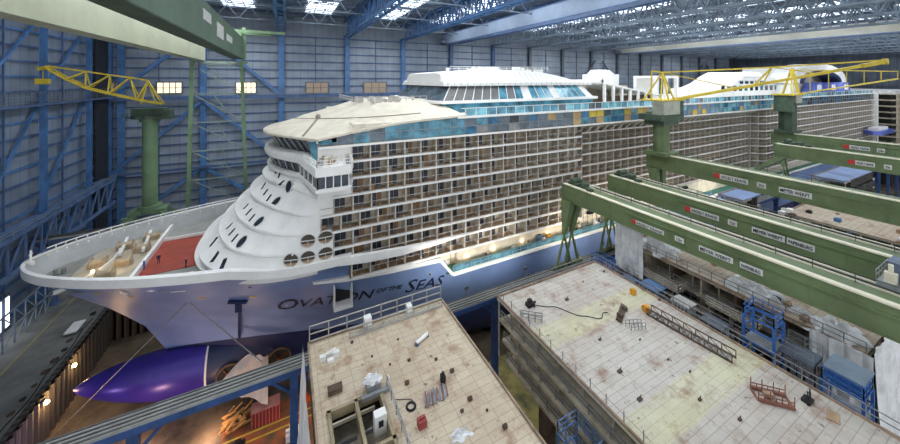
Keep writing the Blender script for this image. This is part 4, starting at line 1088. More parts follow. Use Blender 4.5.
# ================================================================ SHIP SECTIONS AND YARD
DECKA = plate_mat('beige primed plating', (204,190,164), (164,148,124), (140,98,68), pw=1.5, ph=.75)
DECKB = plate_mat('pale primed plating', (196,190,178), (158,148,134), (134,98,72), band=(208,206,150), bands=((13.8,1.7),(25.0,1.7)), pw=2.4, ph=.66)
DECKC = plate_mat('sandy primed plating', (188,174,152), (134,118,98), (126,92,66), pw=3, ph=.8)
KERB = mat('rusty kerb', (148,126,106), .8, 0, .2, .8); PRIM = mat('primed beam edge', (182,170,148), .7, 0, .2, .6)
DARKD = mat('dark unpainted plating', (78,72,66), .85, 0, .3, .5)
def section(lab, x0, x1, y0, y1, z, bottom, deckm, levels=3, hole=None, lh=2.5, mid=FL, group='ship sections standing in the dock'):
    t = thing('ship_section', lab, 'ship section', ((x0+x1)/2, y0, FL), group)
    b = MB(); T = .3
    if hole:
        hx0, hx1, hy0, hy1 = hole
        for a in ((x0,hx0,y0,y1),(hx1,x1,y0,y1),(hx0,hx1,y0,hy0),(hx0,hx1,hy1,y1)): b.box(a[0],a[1],a[2],a[3],z-T,z)
    else: b.box(x0, x1, y0, y1, z-T, z)
    b.build('top_deck', deckm, t)
    for i in range(1, levels+1):
        zz = z-i*lh
        MB().box(x0-.15+.25*i, x1-.1, y0, y1-.1-.3*i, zz-.4, zz).build('lower_deck', PRIM, t)
        MB().rail([(x0+.05+.25*i, y0, zz), (x0+.05+.25*i, y1-.2-.3*i, zz)], 1.0, 2.4, .05, (1,.5)).build('deck_railing', STEEL, t)
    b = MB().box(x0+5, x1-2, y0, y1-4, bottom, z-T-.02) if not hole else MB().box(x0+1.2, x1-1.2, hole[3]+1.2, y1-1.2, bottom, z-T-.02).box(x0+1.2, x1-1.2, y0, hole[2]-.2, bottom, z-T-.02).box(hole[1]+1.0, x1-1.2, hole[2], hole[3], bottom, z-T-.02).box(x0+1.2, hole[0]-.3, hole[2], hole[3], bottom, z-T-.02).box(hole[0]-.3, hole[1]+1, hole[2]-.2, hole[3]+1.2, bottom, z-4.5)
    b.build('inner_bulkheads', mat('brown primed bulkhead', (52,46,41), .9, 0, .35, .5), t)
    b = MB(); n = int((y1-y0)/3.2)
    for k in range(n+1):
        y = y0+k*(y1-y0)/n
        b.box(x0+1.1, x0+1.3, min(y, y1-1.6), min(y, y1-1.6)+.15, z-levels*lh, z-T)
        b.bar((x0+.1, y, z-T-.15), (x0+5, y, z-T-.15), .14, .3)
    m_ = int((x1-x0)/2)
    for k in range(m_+1):
        x = x0+.1+k*(x1-x0-.3)/m_; b.box(x, x+.14, y1-.3, y1-.14, z-levels*lh, z-T)
    b.build('side_frames', PRIM, t)
    b = MB()
    for x in (x0+.0, x1-.18): b.box(x, x+.18, y0, y1, z, z+.22)
    b.box(x0, x1, y1-.18, y1, z, z+.22); b.build('edge_kerb', KERB, t)
    for x in (x0+3, (x0+x1)/2, x1-3):
        for y in range(int(y0)+3, int(y1)-1, 8): MB().box(x-.7, x+.7, y-.7, y+.7, FL, bottom).build('support_trestle', BROWN, t)
    return t
s1 = section('beige ship section deck in the middle foreground with an open hatch', 2.2, 18.5, 3, 39.2, -29, -36.5, DECKA, 2, hole=(3.4, 7.9, 21, 30), lh=2.7)
s2 = section('large pale ship section deck at right foreground with yellow bands', 25.3, 44.3, 3, 36.2, -29, -37, DECKB, 3, lh=2.6)
s3 = section('sandy ship section beneath the two nearest green girders', 54.6, 72, 11, 38, -29, -55, DECKC, 9, lh=2.7)
s4 = section('ship section behind the third girder with dark open decks', 97, 114, 6, 31, -29, -50, DECKC, 5, lh=2.7)
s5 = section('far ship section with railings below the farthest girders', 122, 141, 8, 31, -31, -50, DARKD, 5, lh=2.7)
BLT = mat('pale blue primed plating', (122,142,178), .6, 0, .1, .2)
s6 = section('far ship section with a pale blue top under the farthest girders', 142, 170, 32.5, 39, -29, -50, BLT, 4, lh=2.7)

s9 = section('low dark ship section just left of the one behind the third girder', 85.5, 96.4, 6, 38, -32.5, -50, DARKD, 4, lh=2.7)
s7 = section('small section with a blue top between green girders', 98, 108, 38.6, 43.5, -29, -50, BLT, 4, lh=2.7)
t = thing('ship_section', 'dark stacked ship section of many decks at the far right edge', 'ship section', (315, 70, FL), 'ship sections standing in the dock')
b = MB()
for i in range(13): b.box(292, 342, 48, 92, -8-i*3.3, -7.4-i*3.3)
b.build('deck_plates', PRIM, t)
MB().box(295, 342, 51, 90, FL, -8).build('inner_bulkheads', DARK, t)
for i in range(14): MB().box(292.2+i*3.7, 292.8+i*3.7, 48.1, 48.7, -50, -8).build('side_frame', PRIM, t)
MB().box(293, 336, 49, 80, -7.4, -5.6).build('white_cover', TARP, t)
# white sheet over the left flank of the near section
def sheet(par, corner, ux, drop, L, H, n=22, m_=12, amp=.22, name='draped_sheet', seed=1, slant=0):
    rr = random.Random(seed); ph = [rr.random()*6.3 for _ in range(6)]; rows = []
    c = Vector(corner); ux = Vector(ux).normalized(); nrm = ux.cross(Vector((0,0,1)))
    for j in range(m_+1):
        v = j/m_; r = []
        for i in range(n+1):
            u = i/n
            d = amp*(.25+v)*(math.sin(u*19+ph[0]+v*1.3)+.6*math.sin(u*43+ph[1]-v*3)+.5*math.sin(v*9+ph[2]+u*7))
            r.append(c+ux*(u*L)+Vector((0,0,-v*H))+nrm*(d+slant*v))
        rows.append(r)
    b = MB().grid(rows); return b.build(name, TARP, par, smooth=True, fix=False)
o = sheet(None, (1.75, 39.1, -28.6), (0,-1,0), 0, 20, 13, n=50, amp=.16, slant=.5)
tag(o, 'white plastic sheet hanging down the left flank of the beige section', 'sheet')
# railing along the far edge of the near section
t = thing('guard_railing', 'steel guard railing along the far edge of the beige section', 'railing', (10.4, 39, -29))
b = MB().rail([(2.4, 39.0, -28.8), (18.3, 39.0, -28.8)], 1.7, 2, .05, (1,.5,.05)); b.build('posts_and_rails', mat('pale rail steel', (176,172,164), .5, .2), t)
b = MB().rail([(6.5, 37.9, -29), (18, 37.9, -29)], 1.0, 2, .04, (1,.5)).box(6.5, 18, 37.7, 37.95, -29, -28.75); b.build('inner_rail', mat('pale rail steel', (176,172,164), .5, .2), t)
b = MB().box(8.2, 9.0, 38, 38.8, -29, -27.6).box(13.4, 14.0, 38, 38.8, -29, -27.8); b.build('gate_posts', WHITE, t)
t = thing('guard_railing', 'thin railing round the far and right edges of the pale section', 'railing', (35, 36, -29))
MB().rail([(25.4, 36.1, -28.8), (44.2, 36.1, -28.8)], 1.1, 2, .03).build('far_rail', STEEL, t)
MB().rail([(44.2, 36.1, -28.8), (44.2, 5, -28.8)], 1.15, 2, .035).build('right_rail', STEEL, t)
b = MB()
for k in range(18): y = 35-k*1.7; b.bar((25.5, y, -28.8), (25.5, y, -27.9), .07)
b.bar((25.5, 34, -28.2), (25.5, 6, -28.2), .03); b.build('left_posts', STEEL, t)
# hatch coaming with contents
t = s1
b = MB()
for x in (3.4, 5.7, 7.9): b.box(x-.14, x+.14, 21, 30.2, -29.6, -28.8)
for y in (30.1, 25.6, 21): b.box(3.2, 8.1, y-.14, y+.14, -29.6, -28.8)
b.build('hatch_coaming', mat('yellowish coaming', (150,136,106), .7, 0, .15, .8), t)
b = MB()
for k in range(4): b.bar((3.6, 29-k*1.8, -31), (5.6, 29-k*1.8, -31), .12, .4)
for k in range(3): b.bar((5.8, 28.6-k*2.2, -30.6), (7.8, 28.6-k*2.2, -30.6), .12, .4)
b.box(3.8, 5.4, 26.2, 28.4, -31.6, -31).build('hatch_beams', STEEL, t)
b = MB().rail([(8.6, 30.3, -29), (8.6, 23, -29)], 1.0, 1.6, .035); tag(b.build('hatch_railing', STEEL), 'short railing beside the right edge of the open hatch', 'railing')
def item(name, lab, cat, b, m, group=None, smooth=False):
    o = b.build(name, m, smooth=smooth); return tag(o, lab, cat, group)
def at(x, y, z=-29.0): return PZ(x, y, z)
def crumple(c, sx, sy, h, seed, n=12):
    rr = random.Random(seed); ph = [rr.random()*6 for _ in range(8)]; rows = []
    for i in range(n+1):
        r = []
        for j in range(n+1):
            u, v = i/n-.5, j/n-.5; e = max(0, 1-4*max(u*u, v*v))
            z = h*e**.6*(.55+.45*math.sin(u*11+ph[0]+v*5)*math.cos(v*13+ph[1]))
            r.append((c.x+u*sx*(1+.3*math.sin(v*8+ph[2])), c.y+v*sy*(1+.3*math.cos(u*9+ph[3])), c.z+max(0.03, z)))
        rows.append(r)
    return MB().grid(rows)
p = at(330, 358); b = MB()
for q in ((-.7,0,.5,.5),(0,.2,.7,.4),(.6,-.1,.5,.6),(0,-.5,.5,.3)): b.box(p.x+q[0]-.3, p.x+q[0]+.3, p.y+q[1]-.22, p.y+q[1]+.22, p.z, p.z+q[3])
b.tube((p.x-.5,p.y,p.z+.5),(p.x+.6,p.y+.1,p.z+.7),.12)
item('pump_unit', 'small white pump unit near the far left corner of the beige deck', 'machine', b, WHITE)
p = at(335, 392); b = MB().box(p.x-.6, p.x+.6, p.y-.3, p.y+.3, p.z, p.z+.45).box(p.x-.65, p.x+.65, p.y-.35, p.y+.35, p.z+.42, p.z+.5)
item('tool_box', 'brown tool box left of the grey cabinet on beige deck', 'box', b, BROWN)
p = at(374, 392); t = thing('equipment_cabinet', 'grey cabinet topped by a white cover beside the open hatch', 'cabinet', p)
MB().box(p.x-.65, p.x+.6, p.y-.2, p.y+.9, p.z, p.z+.8).build('body', STEEL, t)
crumple(Vector((p.x-.05, p.y+.5, p.z+.8)), 1.5, 1.2, .35, 4).build('white_cover', TARP, t)
MB().box(p.x-1.2, p.x+1.3, p.y-.6, p.y-.25, p.z, p.z+.35).build('base_rail', STEEL, t)
p = at(388, 385); item('gas_bottle', 'white gas bottle standing right of the grey cabinet', 'bottle', MB().tube(p, p+Vector((0,0,.8)), .16, 12).tube(p+Vector((0,0,.8)), p+Vector((0,0,.95)), .08, 8), WHITE)
p = at(380, 424, -29.2); b = MB().box(p.x-.5, p.x+.5, p.y-.35, p.y+.35, p.z-.6, p.z+1.0); b.mt(1).box(p.x-.2, p.x+.2, p.y-.4, p.y-.34, p.z+.1, p.z+.6)
item('white_cabinet', 'white cabinet standing inside the right half of the hatch', 'cabinet', b, [WHITE, DARK])
p = at(422, 341); b = MB().tube((p.x-.8,p.y-.3,p.z+.25),(p.x+.8,p.y+.4,p.z+.25),.2,12); b.mt(1).box(p.x-.9,p.x-.6,p.y-.5,p.y-.15,p.z,p.z+.3).box(p.x+.6,p.x+.9,p.y+.2,p.y+.55,p.z,p.z+.3)
item('pipe_roll', 'white roll lying near the right edge of the beige deck', 'roll', b, [WHITE, DBLUE])
p = at(422, 426); b = MB().box(p.x-.35,p.x+.35,p.y-.3,p.y+.3,p.z,p.z+.6).tube((p.x-.3,p.y,p.z+.7),(p.x+.3,p.y,p.z+.7),.06)
item('red_compressor', 'small red compressor at the bottom of the beige deck', 'machine', b, mat('faded red', (150,62,58), .6))
p = at(435, 399); b = MB(); rr = random.Random(6)
for k in range(14):
    b.mt(k % 3); a = .25+rr.random()*.2; x = p.x-1.1+k*.17; b.bar((x, p.y-.6+rr.random()*.3, p.z+.1+.1*(k % 2)), (x+a, p.y+.6+rr.random()*.3, p.z+.12+.15*(k % 2)), .1)
item('pipe_bundle', 'bundle of grey and reddish pipes on the beige deck', 'pipes', b, [STEEL, mat('reddish pipe', (150,96,84), .6), GBLUE])
p = at(461, 435); item('crumpled_sheet', 'crumpled white sheet lying low on the beige deck', 'sheet', crumple(p, 1.5, .9, .35, 12), TARP, smooth=True)
p = at(411, 407); b = MB()
for r_ in (.3, .38, .45): b.path([(p.x+r_*math.cos(a), p.y+r_*math.sin(a), p.z+.06) for a in [k*math.pi/8 for k in range(17)]], .035, 5)
b.path([(p.x+.3+.2*math.sin(k*.7)-k*.16, p.y+.4+k*.12, p.z+.05) for k in range(8)], .03, 5)
item('hose_coil', 'coiled dark hose on the beige deck beside the hatch', 'hose', b, BLACK)
p = at(443, 382); b = MB().box(p.x-.2,p.x+.2,p.y-.25,p.y+.25,p.z,p.z+.7).tube((p.x,p.y,p.z+.7),(p.x,p.y,p.z+.95),.14,8)
item('welding_set', 'dark welding set standing above the pipe bundle', 'machine', b, DARK)
spots = [(372,357,'left of the white roll'),(409,361,'in the middle of the beige deck'),(407,384,'above the hose coil'),(390,365,'above the grey cabinet'),(352,343,'near the far railing'),(452,372,'right of the welding set'),(487,411,'near the right kerb'),(462,412,'above the crumpled sheet'),(470,400,'right of the pipe bundle'),(398,340,'below the far railing'),(436,360,'left of the right kerb'),(505,428,'at the lower right corner')]
for i, (x, y, w_) in enumerate(spots):
    p = at(x, y); s = .09+.05*(i % 3); b = MB().box(p.x-s, p.x+s, p.y-s*.7, p.y+s*.7, p.z, p.z+s*1.4).tube((p.x-s,p.y,p.z+s*1.5),(p.x+s,p.y,p.z+s*1.5),.05)
    item('deck_fitting', ('small brown steel fitting '+w_), 'fitting', b, BROWN if i % 3 else BLACK, 'small fittings on the beige deck')
# things on the pale section
p = at(530, 306); b = MB().box(p.x-.5,p.x+.5,p.y-.35,p.y+.35,p.z,p.z+.5).box(p.x-.3,p.x+.2,p.y-.2,p.y+.2,p.z+.5,p.z+.9); b.tube((p.x+.4,p.y,p.z+.3),(p.x+.9,p.y,p.z+.3),.12)
item('dark_compressor', 'dark compressor near the far left corner of the pale deck', 'machine', b, DARK)
p = at(532, 322); t = thing('pipe_rack', 'low steel rack with rails near the left kerb of the pale deck', 'rack', p)
MB().rail([(p.x-.9,p.y+.8,p.z),(p.x+.9,p.y-.7,p.z)], .9, .8, .04).rail([(p.x-.6,p.y+1.1,p.z),(p.x+1.2,p.y-.4,p.z)], .9, .8, .04).build('frame', STEEL, t)
def beam_stack(lab, pa, pb, w_, h_, lacing=True):
    a = Vector(pa); c = Vector(pb); d = (c-a).normalized(); s = d.cross(Vector((0,0,1))).normalized()*w_/2; u = Vector((0,0,h_))
    t = thing('lattice_gangway', lab, 'gangway', a)
    b = MB()
    for k in (s, -s):
        b.bar(a+k+Vector((0,0,.1)), c+k+Vector((0,0,.1)), .16); b.bar(a+k+u, c+k+u, .1)
        n = int((c-a).length/1.1)
        for i in range(n+1):
            q = a.lerp(c, i/n)+k; b.bar(q, q+u, .07)
            if i < n: b.bar(q+u, a.lerp(c, (i+1)/n)+k, .05)
    b.build('side_lattice', BROWN, t)
    b = MB(); n = int((c-a).length/.5)
    for i in range(n): q = a.lerp(c, i/n)+Vector((0,0,.15)); b.bar(q-s, q+s, .2, .06)
    b.build('treads', STEEL, t); return t
beam_stack('long dark lattice gangway lying on the pale deck near its right side', at(649, 313), at(734, 361), 1.1, .8)
p = at(646, 312); item('orange_reel', 'orange reel at the far end of the long gangway', 'reel', MB().tube(p+Vector((-.25,0,.45)), p+Vector((.25,0,.45)), .45, 14).tube(p+Vector((-.32,0,.45)), p+Vector((.32,0,.45)), .12, 8), mat('orange yellow paint', (214,150,40), .5))
p = at(633, 294); item('yellow_reel', 'second yellow-orange reel beside the right railing of the pale deck', 'reel', MB().tube(p+Vector((-.2,0,.4)), p+Vector((.2,0,.4)), .38, 14).box(p.x-.35,p.x+.35,p.y-.3,p.y+.3,p.z,p.z+.12), MATS['orange yellow paint'])
p = at(622, 314); b = MB()
for k in range(5): b.bar((p.x-1.6,p.y-1.0+k*.15,p.z+.1+.08*(k % 2)),(p.x+1.5,p.y+.5+k*.15,p.z+.15),.14)
b.box(p.x-1.0,p.x-.6,p.y-.6,p.y,p.z,p.z+.5).box(p.x+.6,p.x+1.1,p.y,p.y+.5,p.z,p.z+.45)
item('beam_pile', 'pile of dark beams in the middle of the pale deck', 'beams', b, BROWN)
p = at(633, 326); t = thing('steel_cradle', 'light steel cradle frame right of the beam pile', 'cradle', p)
MB().rail([(p.x-.9,p.y+.3,p.z),(p.x+.9,p.y-.4,p.z)], .8, .5, .03).rail([(p.x-.9,p.y-.4,p.z),(p.x+.8,p.y-1,p.z)], .8, .5, .03).build('frame', STEEL, t)
p = at(772, 399); t = thing('material_cradle', 'reddish brown crate with upright bars on the pale deck at right', 'crate', p)
b = MB(); a = Vector((p.x-.9,p.y+.9,p.z)); c = Vector((p.x+.9,p.y-.9,p.z)); o_ = Vector((.45,.45,0))
for k in (o_, -o_): b.bar(a+k+Vector((0,0,.15)), c+k+Vector((0,0,.15)), .25).bar(a+k+Vector((0,0,.6)), c+k+Vector((0,0,.6)), .07)
for i in range(7):
    for k in (o_, -o_): q = a.lerp(c, i/6)+k; b.bar(q, q+Vector((0,0,.6 if i % 2 else 1.1)), .06)
b.bar(a-o_, a+o_, .2).bar(c-o_, c+o_, .2); b.build('frame', mat('reddish steel', (128,84,68), .7), t)
MB().bar(a.lerp(c,.25)+Vector((0,0,.3)), a.lerp(c,.55)+Vector((0,0,.35)), .4, .35).build('tan_panel', TAN, t)
p = at(806, 400); b = MB()
for k in range(6): b.bar((p.x-.6+k*.2,p.y-.3+.1*(k%2),p.z),(p.x-.5+k*.2,p.y-.1,p.z+.5+.2*(k%3)),.08)
b.box(p.x-.5,p.x+.4,p.y-.4,p.y+.2,p.z,p.z+.25); item('scrap_heap', 'dark heap of fittings right of the reddish crate', 'scrap', b, DARK)
p = at(833, 417); item('plywood_sheet', 'brown plywood piece lying near the right kerb', 'board', MB().hexa([(p.x-.7,p.y+.2,p.z),(p.x+.5,p.y+.5,p.z),(p.x+.7,p.y-.2,p.z),(p.x-.5,p.y-.5,p.z),(p.x-.7,p.y+.2,p.z+.1),(p.x+.5,p.y+.5,p.z+.1),(p.x+.7,p.y-.2,p.z+.1),(p.x-.5,p.y-.5,p.z+.1)]), TAN)
p0 = at(534, 309); p1 = at(612, 316); b = MB(); pts = []
for k in range(21):
    q = p0.lerp(p1, k/20); pts.append(q+Vector((0, .9*math.sin(k*.35)+.25*math.sin(k*1.1), .05)))
item('power_cable', 'dark cable snaking from the compressor to the beam pile', 'cable', b.path(pts, .045, 5), BLACK)
sp2 = [(583,282,'by the far edge'),(604,272,'at the far right corner'),(567,300,'in front of the far edge'),(640,340,'below the steel cradle'),(600,340,'on the yellow band'),(620,372,'left of the long gangway'),(690,372,'in the middle of the bare plating'),(700,400,'left of the reddish crate'),(640,400,'near the lower yellow band'),(668,360,'just left of the long gangway'),(740,420,'in the bottom right bare plating'),(660,300,'by the right kerb')]
for i, (x, y, w_) in enumerate(sp2):
    p = at(x, y); s = .09+.05*(i % 3); b = MB().box(p.x-s*1.4, p.x+s, p.y-s*.7, p.y+s*.7, p.z, p.z+s).tube((p.x,p.y,p.z+s),(p.x+s,p.y,p.z+s*2.2),.04)
    item('deck_fitting', ('small rusty steel fitting '+w_), 'fitting', b, BROWN, 'small fittings on the pale deck')
# blue stair towers and walkways in the gap
BT = mat('scaffold blue', (52,98,162), .55, 0, .15, .6)
def tower(lab, x0, x1, y0, y1, zt, zb, box=False, colr=BT, grp='blue stair towers between the sections'):
    t = thing('stair_tower', lab, 'scaffold', ((x0+x1)/2, (y0+y1)/2, zb), grp)
    b = MB()
    for x in (x0, x1):
        for y in (y0, y1): b.bar((x, y, zb), (x, y, zt), .22)
    z = zt; 
    while z > zb: 
        for q in (((x0,y0),(x1,y0)),((x1,y0),(x1,y1)),((x1,y1),(x0,y1)),((x0,y1),(x0,y0))): b.bar((*q[0],z),(*q[1],z),.14)
        z -= 1.35
    b.build('frame', colr, t)
    b = MB(); z = zt-2.7; s = 1
    while z-2.7 > zb-2 and z > zb+2.7:
        b.box(x0, x1, y0, y1, z, z+.08); b.bar(((x0+x1)/2, y0+.2 if s > 0 else y1-.2, z), ((x0+x1)/2, y1-.2 if s > 0 else y0+.2, z-2.7), .6, .1); z -= 2.7; s = -s
    b.build('landings_and_stairs', STEEL, t)
    MB().rail([(x0,y0,zt),(x1,y0,zt),(x1,y1,zt),(x0,y1,zt),(x0,y0,zt)], 1.1, 1, .04).build('top_railing', colr, t)
    if box: MB().box(x0+.4, x1+.5, y0+.2, y1-.2, zt, zt+1.1).build('blue_cabin', BT, t); MB().box(x0+.2, x1+.7, y0, y1, zt+1.1, zt+1.2).build('cabin_roof', GBLUE, t)
    return t
tower('blue stair tower standing beside the middle of the right railing', 46.6, 49, 15.6, 18.2, -26.6, FL)
tower('blue stair tower with a blue cabin on top near the right edge', 47.0, 49.6, 9.6, 12.2, -29.2, FL, True)
tower('blue stair cage at the bottom beside the left flank of the pale section', 22.6, 25.0, 19.6, 22.6, -32.8, FL, colr=mat('faded scaffold blue', (96,124,160), .6), grp=None)
tower('blue stair tower at the far right corner of the pale section', 46.2, 48.2, 35.5, 38.5, -30.4, FL)
def walkway(lab, x0, x1, y0, y1, z, m_=DGREY):
    t = thing('access_walkway', lab, 'walkway', ((x0+x1)/2, (y0+y1)/2, z), 'walkways in the gap beside the pale section')
    MB().box(x0, x1, y0, y1, z-.25, z).build('grating', m_, t)
    MB().rail([(x0,y0,z),(x0,y1,z)], 1.1, 1.2, .03).rail([(x1,y0,z),(x1,y1,z)], 1.1, 1.2, .03).build('railing', STEEL, t)
    b = MB()
    for k in range(4): y = y0+.5+(y1-y0-1)*k/3; b.box(x0+.1, x0+.3, y-.1, y+.1, FL, z-.25).box(x1-.3, x1-.1, y-.1, y+.1, FL, z-.25)
    b.build('supports', DGREY, t)
walkway('walkway between the two blue stair towers at right', 47, 49.6, 12.8, 15.4, -28.6)
walkway('long walkway hugging the right side of the pale section', 45.2, 46.4, 18.5, 35, -30.2)
walkway('lower brown walkway along the sandy section', 51.6, 54, 14, 37, -32.5, BROWN)
rr = random.Random(31)
for i, (x, y, w_, h_, c, lab) in enumerate(((48.6, 33, 1.6, 1.4, BLUE, 'blue machine box in the gap nearest the far corner'), (49.2, 29.5, 2.2, 1.8, BLUE, 'blue container in the gap below the green girder'), (48.8, 25, 1.8, 2.4, mat('pale grey cabinet', (168,166,158), .6), 'pale grey cabinet in the gap beside the long walkway'), (49.4, 21.5, 2.0, 1.6, DGREY, 'dark grey cabinet in the gap right of the blue tower'))):
    b = MB().box(x, x+w_, y, y+w_*1.2, -35.4, -35.4+h_+2).box(x-.1, x+w_+.1, y-.1, y+w_*1.2+.1, -35.4+h_+2, -35.3+h_+2); b.mt(1)
    for k in range(4): b.box(x-.03, x, y+.2+k*.45, y+.35+k*.45, -35.2, -33.6+h_)
    tag(b.build('equipment_container', [c, DARK]), lab, 'container', 'equipment in the gap')
    MB().box(x-.1, x+w_+.1, y-.1, y+w_*1.2+.1, FL, -35.4).build('equipment_plinth', DARK, None)
    o = COL.objects[-1]; tag(o, 'dark support stack beneath the '+lab.split(' in ')[0], 'support', 'supports in the gap')
# white tarps on the sandy section
o = sheet(None, (54.3, 10.5, -28.4), (1,0,0), 0, 10, 20, n=34, amp=.35, seed=3, slant=.8); tag(o, 'white tarpaulin hanging over the near end of the sandy section', 'tarpaulin')
o = sheet(None, (54.1, 15.0, -28.6), (0,-1,0), 0, 4.6, 14, n=18, amp=.3, seed=8); tag(o, 'white tarpaulin fold on the left corner of the sandy section', 'tarpaulin')
for (x, y, sx, sy, h, sd, lab) in ((56.5,13.5,4,4,1.6,5,'bulging white tarpaulin on the sandy deck at its near corner'),(56.8,21.0,3.6,5,1.9,6,'bulky white plastic wrap on the sandy deck under the girder'),(57,34,4.6,5.5,2.4,7,'white plastic wrapped heap at the far end of the sandy deck'),(57.6,17,1.6,1.8,.5,9,'small white sheet on the sandy deck')):
    tag(crumple(Vector((x,y,-29)), sx, sy, h, sd, 16).build('wrapped_load', TARP, smooth=True), lab, 'tarpaulin')
o = sheet(None, (51.6, 38.0, -24.2), (0,-1,0), 0, 5, 8, n=24, amp=.18, seed=13); tag(o, 'white plastic curtain hanging below the nearest green girder right of its legs', 'curtain')
# clutter on the sandy decks
cl = 0
for (X0, X1, Y0, Y1, N, lab) in ((55.5,70,13,37,26,'sandy deck under the near girders'),(93,112,10,36,22,'deck behind the third girder'),(123,146,12,35,12,'deck below the farthest girders')):
    for i in range(N):
        x = X0+rr.random()*(X1-X0); y = Y0+rr.random()*(Y1-Y0); s = .3+rr.random()*.7; c = rr.choice([BROWN, STEEL, WHITE, BLUE, DARK, TAN]); zf = -29 if X0 < 120 else -30
        b = MB().box(x, x+s*1.5, y, y+s, zf, zf+s*.8).tube((x, y+s/2, zf+s*.85), (x+s*1.5, y+s/2, zf+s*.85), .06, 6).box(x-.05, x+.1, y-.05, y+s+.05, zf, zf+s*.9)
        tag(b.build('deck_equipment', c), 'small piece of equipment lying on the '+lab, 'equipment', 'equipment on the '+lab)
    t = thing('guard_railing', 'railing round the '+lab, 'railing', (X0-.8, Y0, -29 if X0 < 120 else -30))
    zf = -28.8 if X0 < 120 else -29.8
    MB().rail([(X0-.8, Y0-2, zf), (X0-.8, Y1+.5, zf)], 1.1, 1.6, .04).build('posts_and_rails', STEEL, t)
# ---- dock floor under the bow
b = MB().box(-5.0, -.8, 62.6, 64.6, FL, FL+2.5); b.mt(1).box(-5.05, -.75, 62.55, 64.65, FL+2.5, FL+2.62)
for k in range(9): b.box(-4.9+k*.5, -4.8+k*.5, 62.5, 62.6, FL+.1, FL+2.4)
tag(b.build('red_container', [mat('dark red container', (150,40,40), .6, 0, .15, .8), mat('container edge', (188,130,118), .6)]), 'dark red container on the dock floor beneath the runway beam', 'container')
b = MB(); P0 = Vector(PY(268, 356, 66)); P1 = Vector(PY(247, 355, 66)); P2 = Vector(PY(214, 388, 64)); P3 = Vector(PY(268, 404, 63)); P4 = Vector(PY(247, 412, 62))
rows = []
for i in range(9):
    v = i/8; a = P1.lerp(P2, v); c = P0.lerp(P3, v); r = []
    for j in range(9): q = a.lerp(c, j/8); q.y += .35*math.sin(j*1.7+i*.6); r.append(q)
    rows.append(r)
tag(b.grid(rows).build('hanging_tarp', mat('pinkish white tarp', (216,196,182), .7, 0, .08, .8), smooth=True, fix=False), 'pale pinkish tarp hung from the hull above the runway beam', 'tarpaulin')
b = MB(); rr = random.Random(77)
for k in range(26):
    x = -9.5+rr.random()*3.4; y = 63+rr.random()*3; z = FL+.15+.22*(k//6); a = rr.random()*1.2-.2; b.bar((x, y, z), (x+2.0*math.cos(a), y+2*math.sin(a), z+rr.random()*.5), .25, .2)
tag(b.build('timber_pile', mat('sawn timber', (190,146,86), .7, 0, .2, 1), origin=None), 'pile of sawn timber on the dock floor beneath the bulb', 'timber')
for i, (x, y, c, s, lab) in enumerate(((-10.5,58,STEEL,1.0,'grey machine on the dock floor left of the timber'),(-6.5,60.2,DARK,.9,'dark machine right of the timber pile'),(1.2,58.4,WHITE,1.1,'white bagged heap on the orange floor'),(3.4,64,mat('orange paint',(206,92,36),.6),.7,'orange barrier post by the sheet'),(-13.5,62,WHITE,.5,'small white board on the dock floor'),(26,50,DARK,1.1,'dark pump on the floor in the gap between sections'),(22.4,47,STEEL,.9,'grey bin on the floor in the gap between sections'),(-22,80,BROWN,1.3,'rusty block on the dock floor under the bulb'),(-17,86,BROWN,1.4,'rusty trestle on the dock floor behind the bulb'))):
    b = MB().box(x-s, x+s, y-s*.6, y+s*.6, FL, FL+s).box(x-s*.5, x+s*.4, y-s*.4, y+s*.4, FL+s, FL+s*1.6).tube((x-s, y, FL+s*1.2), (x-s*.4, y, FL+s*1.2), s*.2, 8)
    tag(b.build('floor_machine', c), lab, 'machine', 'things on the dock floor')
for i, (x, y) in enumerate(((-18,75),(-9,75),(0,72),(0,78),(9,70),(9,80),(18,68),(18,82),(30,62),(30,88),(42,60))):
    tag(MB().box(x-1.2, x+1.2, y-.8, y+.8, FL, FL+.9 if x < -1 else -57.35).box(x-1, x+1, y-.6, y+.6, FL, FL+.1).build('keel_block', BROWN), 'timber and steel keel block under the ship', 'block', 'keel blocks under the ship') if x < -1 else None
# debris along the dock edge at left
rr = random.Random(15)
for i in range(18):
    y = 52+i*2.6; x = -36.3-rr.random()*.6; s = .15+rr.random()*.25; c = rr.choice([BROWN, STEEL, DARK, BROWN, DARK])
    b = MB().box(x-s, x+s, y, y+s*2.2, UP, UP+s*.8).bar((x-s, y, UP+s), (x+s, y+s*2, UP+s), .12)
    tag(b.build('edge_debris', c), 'piece of debris along the dock edge beside the left road', 'debris', 'debris along the dock edge')
b = MB(); pts = [(-35.9+.25*math.sin(k*.9), 50+k*1.6, UP+.1) for k in range(29)]; tag(b.path(pts, .09, 5).build('edge_hose', DARK), 'dark hose running along the dock edge beside the road', 'hose')
t = thing('site_trolley', 'low white and grey trolley on the road at the dock edge', 'trolley', (-37.5, 92, UP))
MB().box(-38.4, -36.6, 90.5, 94, UP+.4, UP+.7).build('bed', WHITE, t); b = MB()
for x in (-38.2, -36.8):
    for y in (91, 93.4): b.tube((x-.12, y, UP+.3), (x+.12, y, UP+.3), .3, 12)
b.build('wheels', BLACK, t)
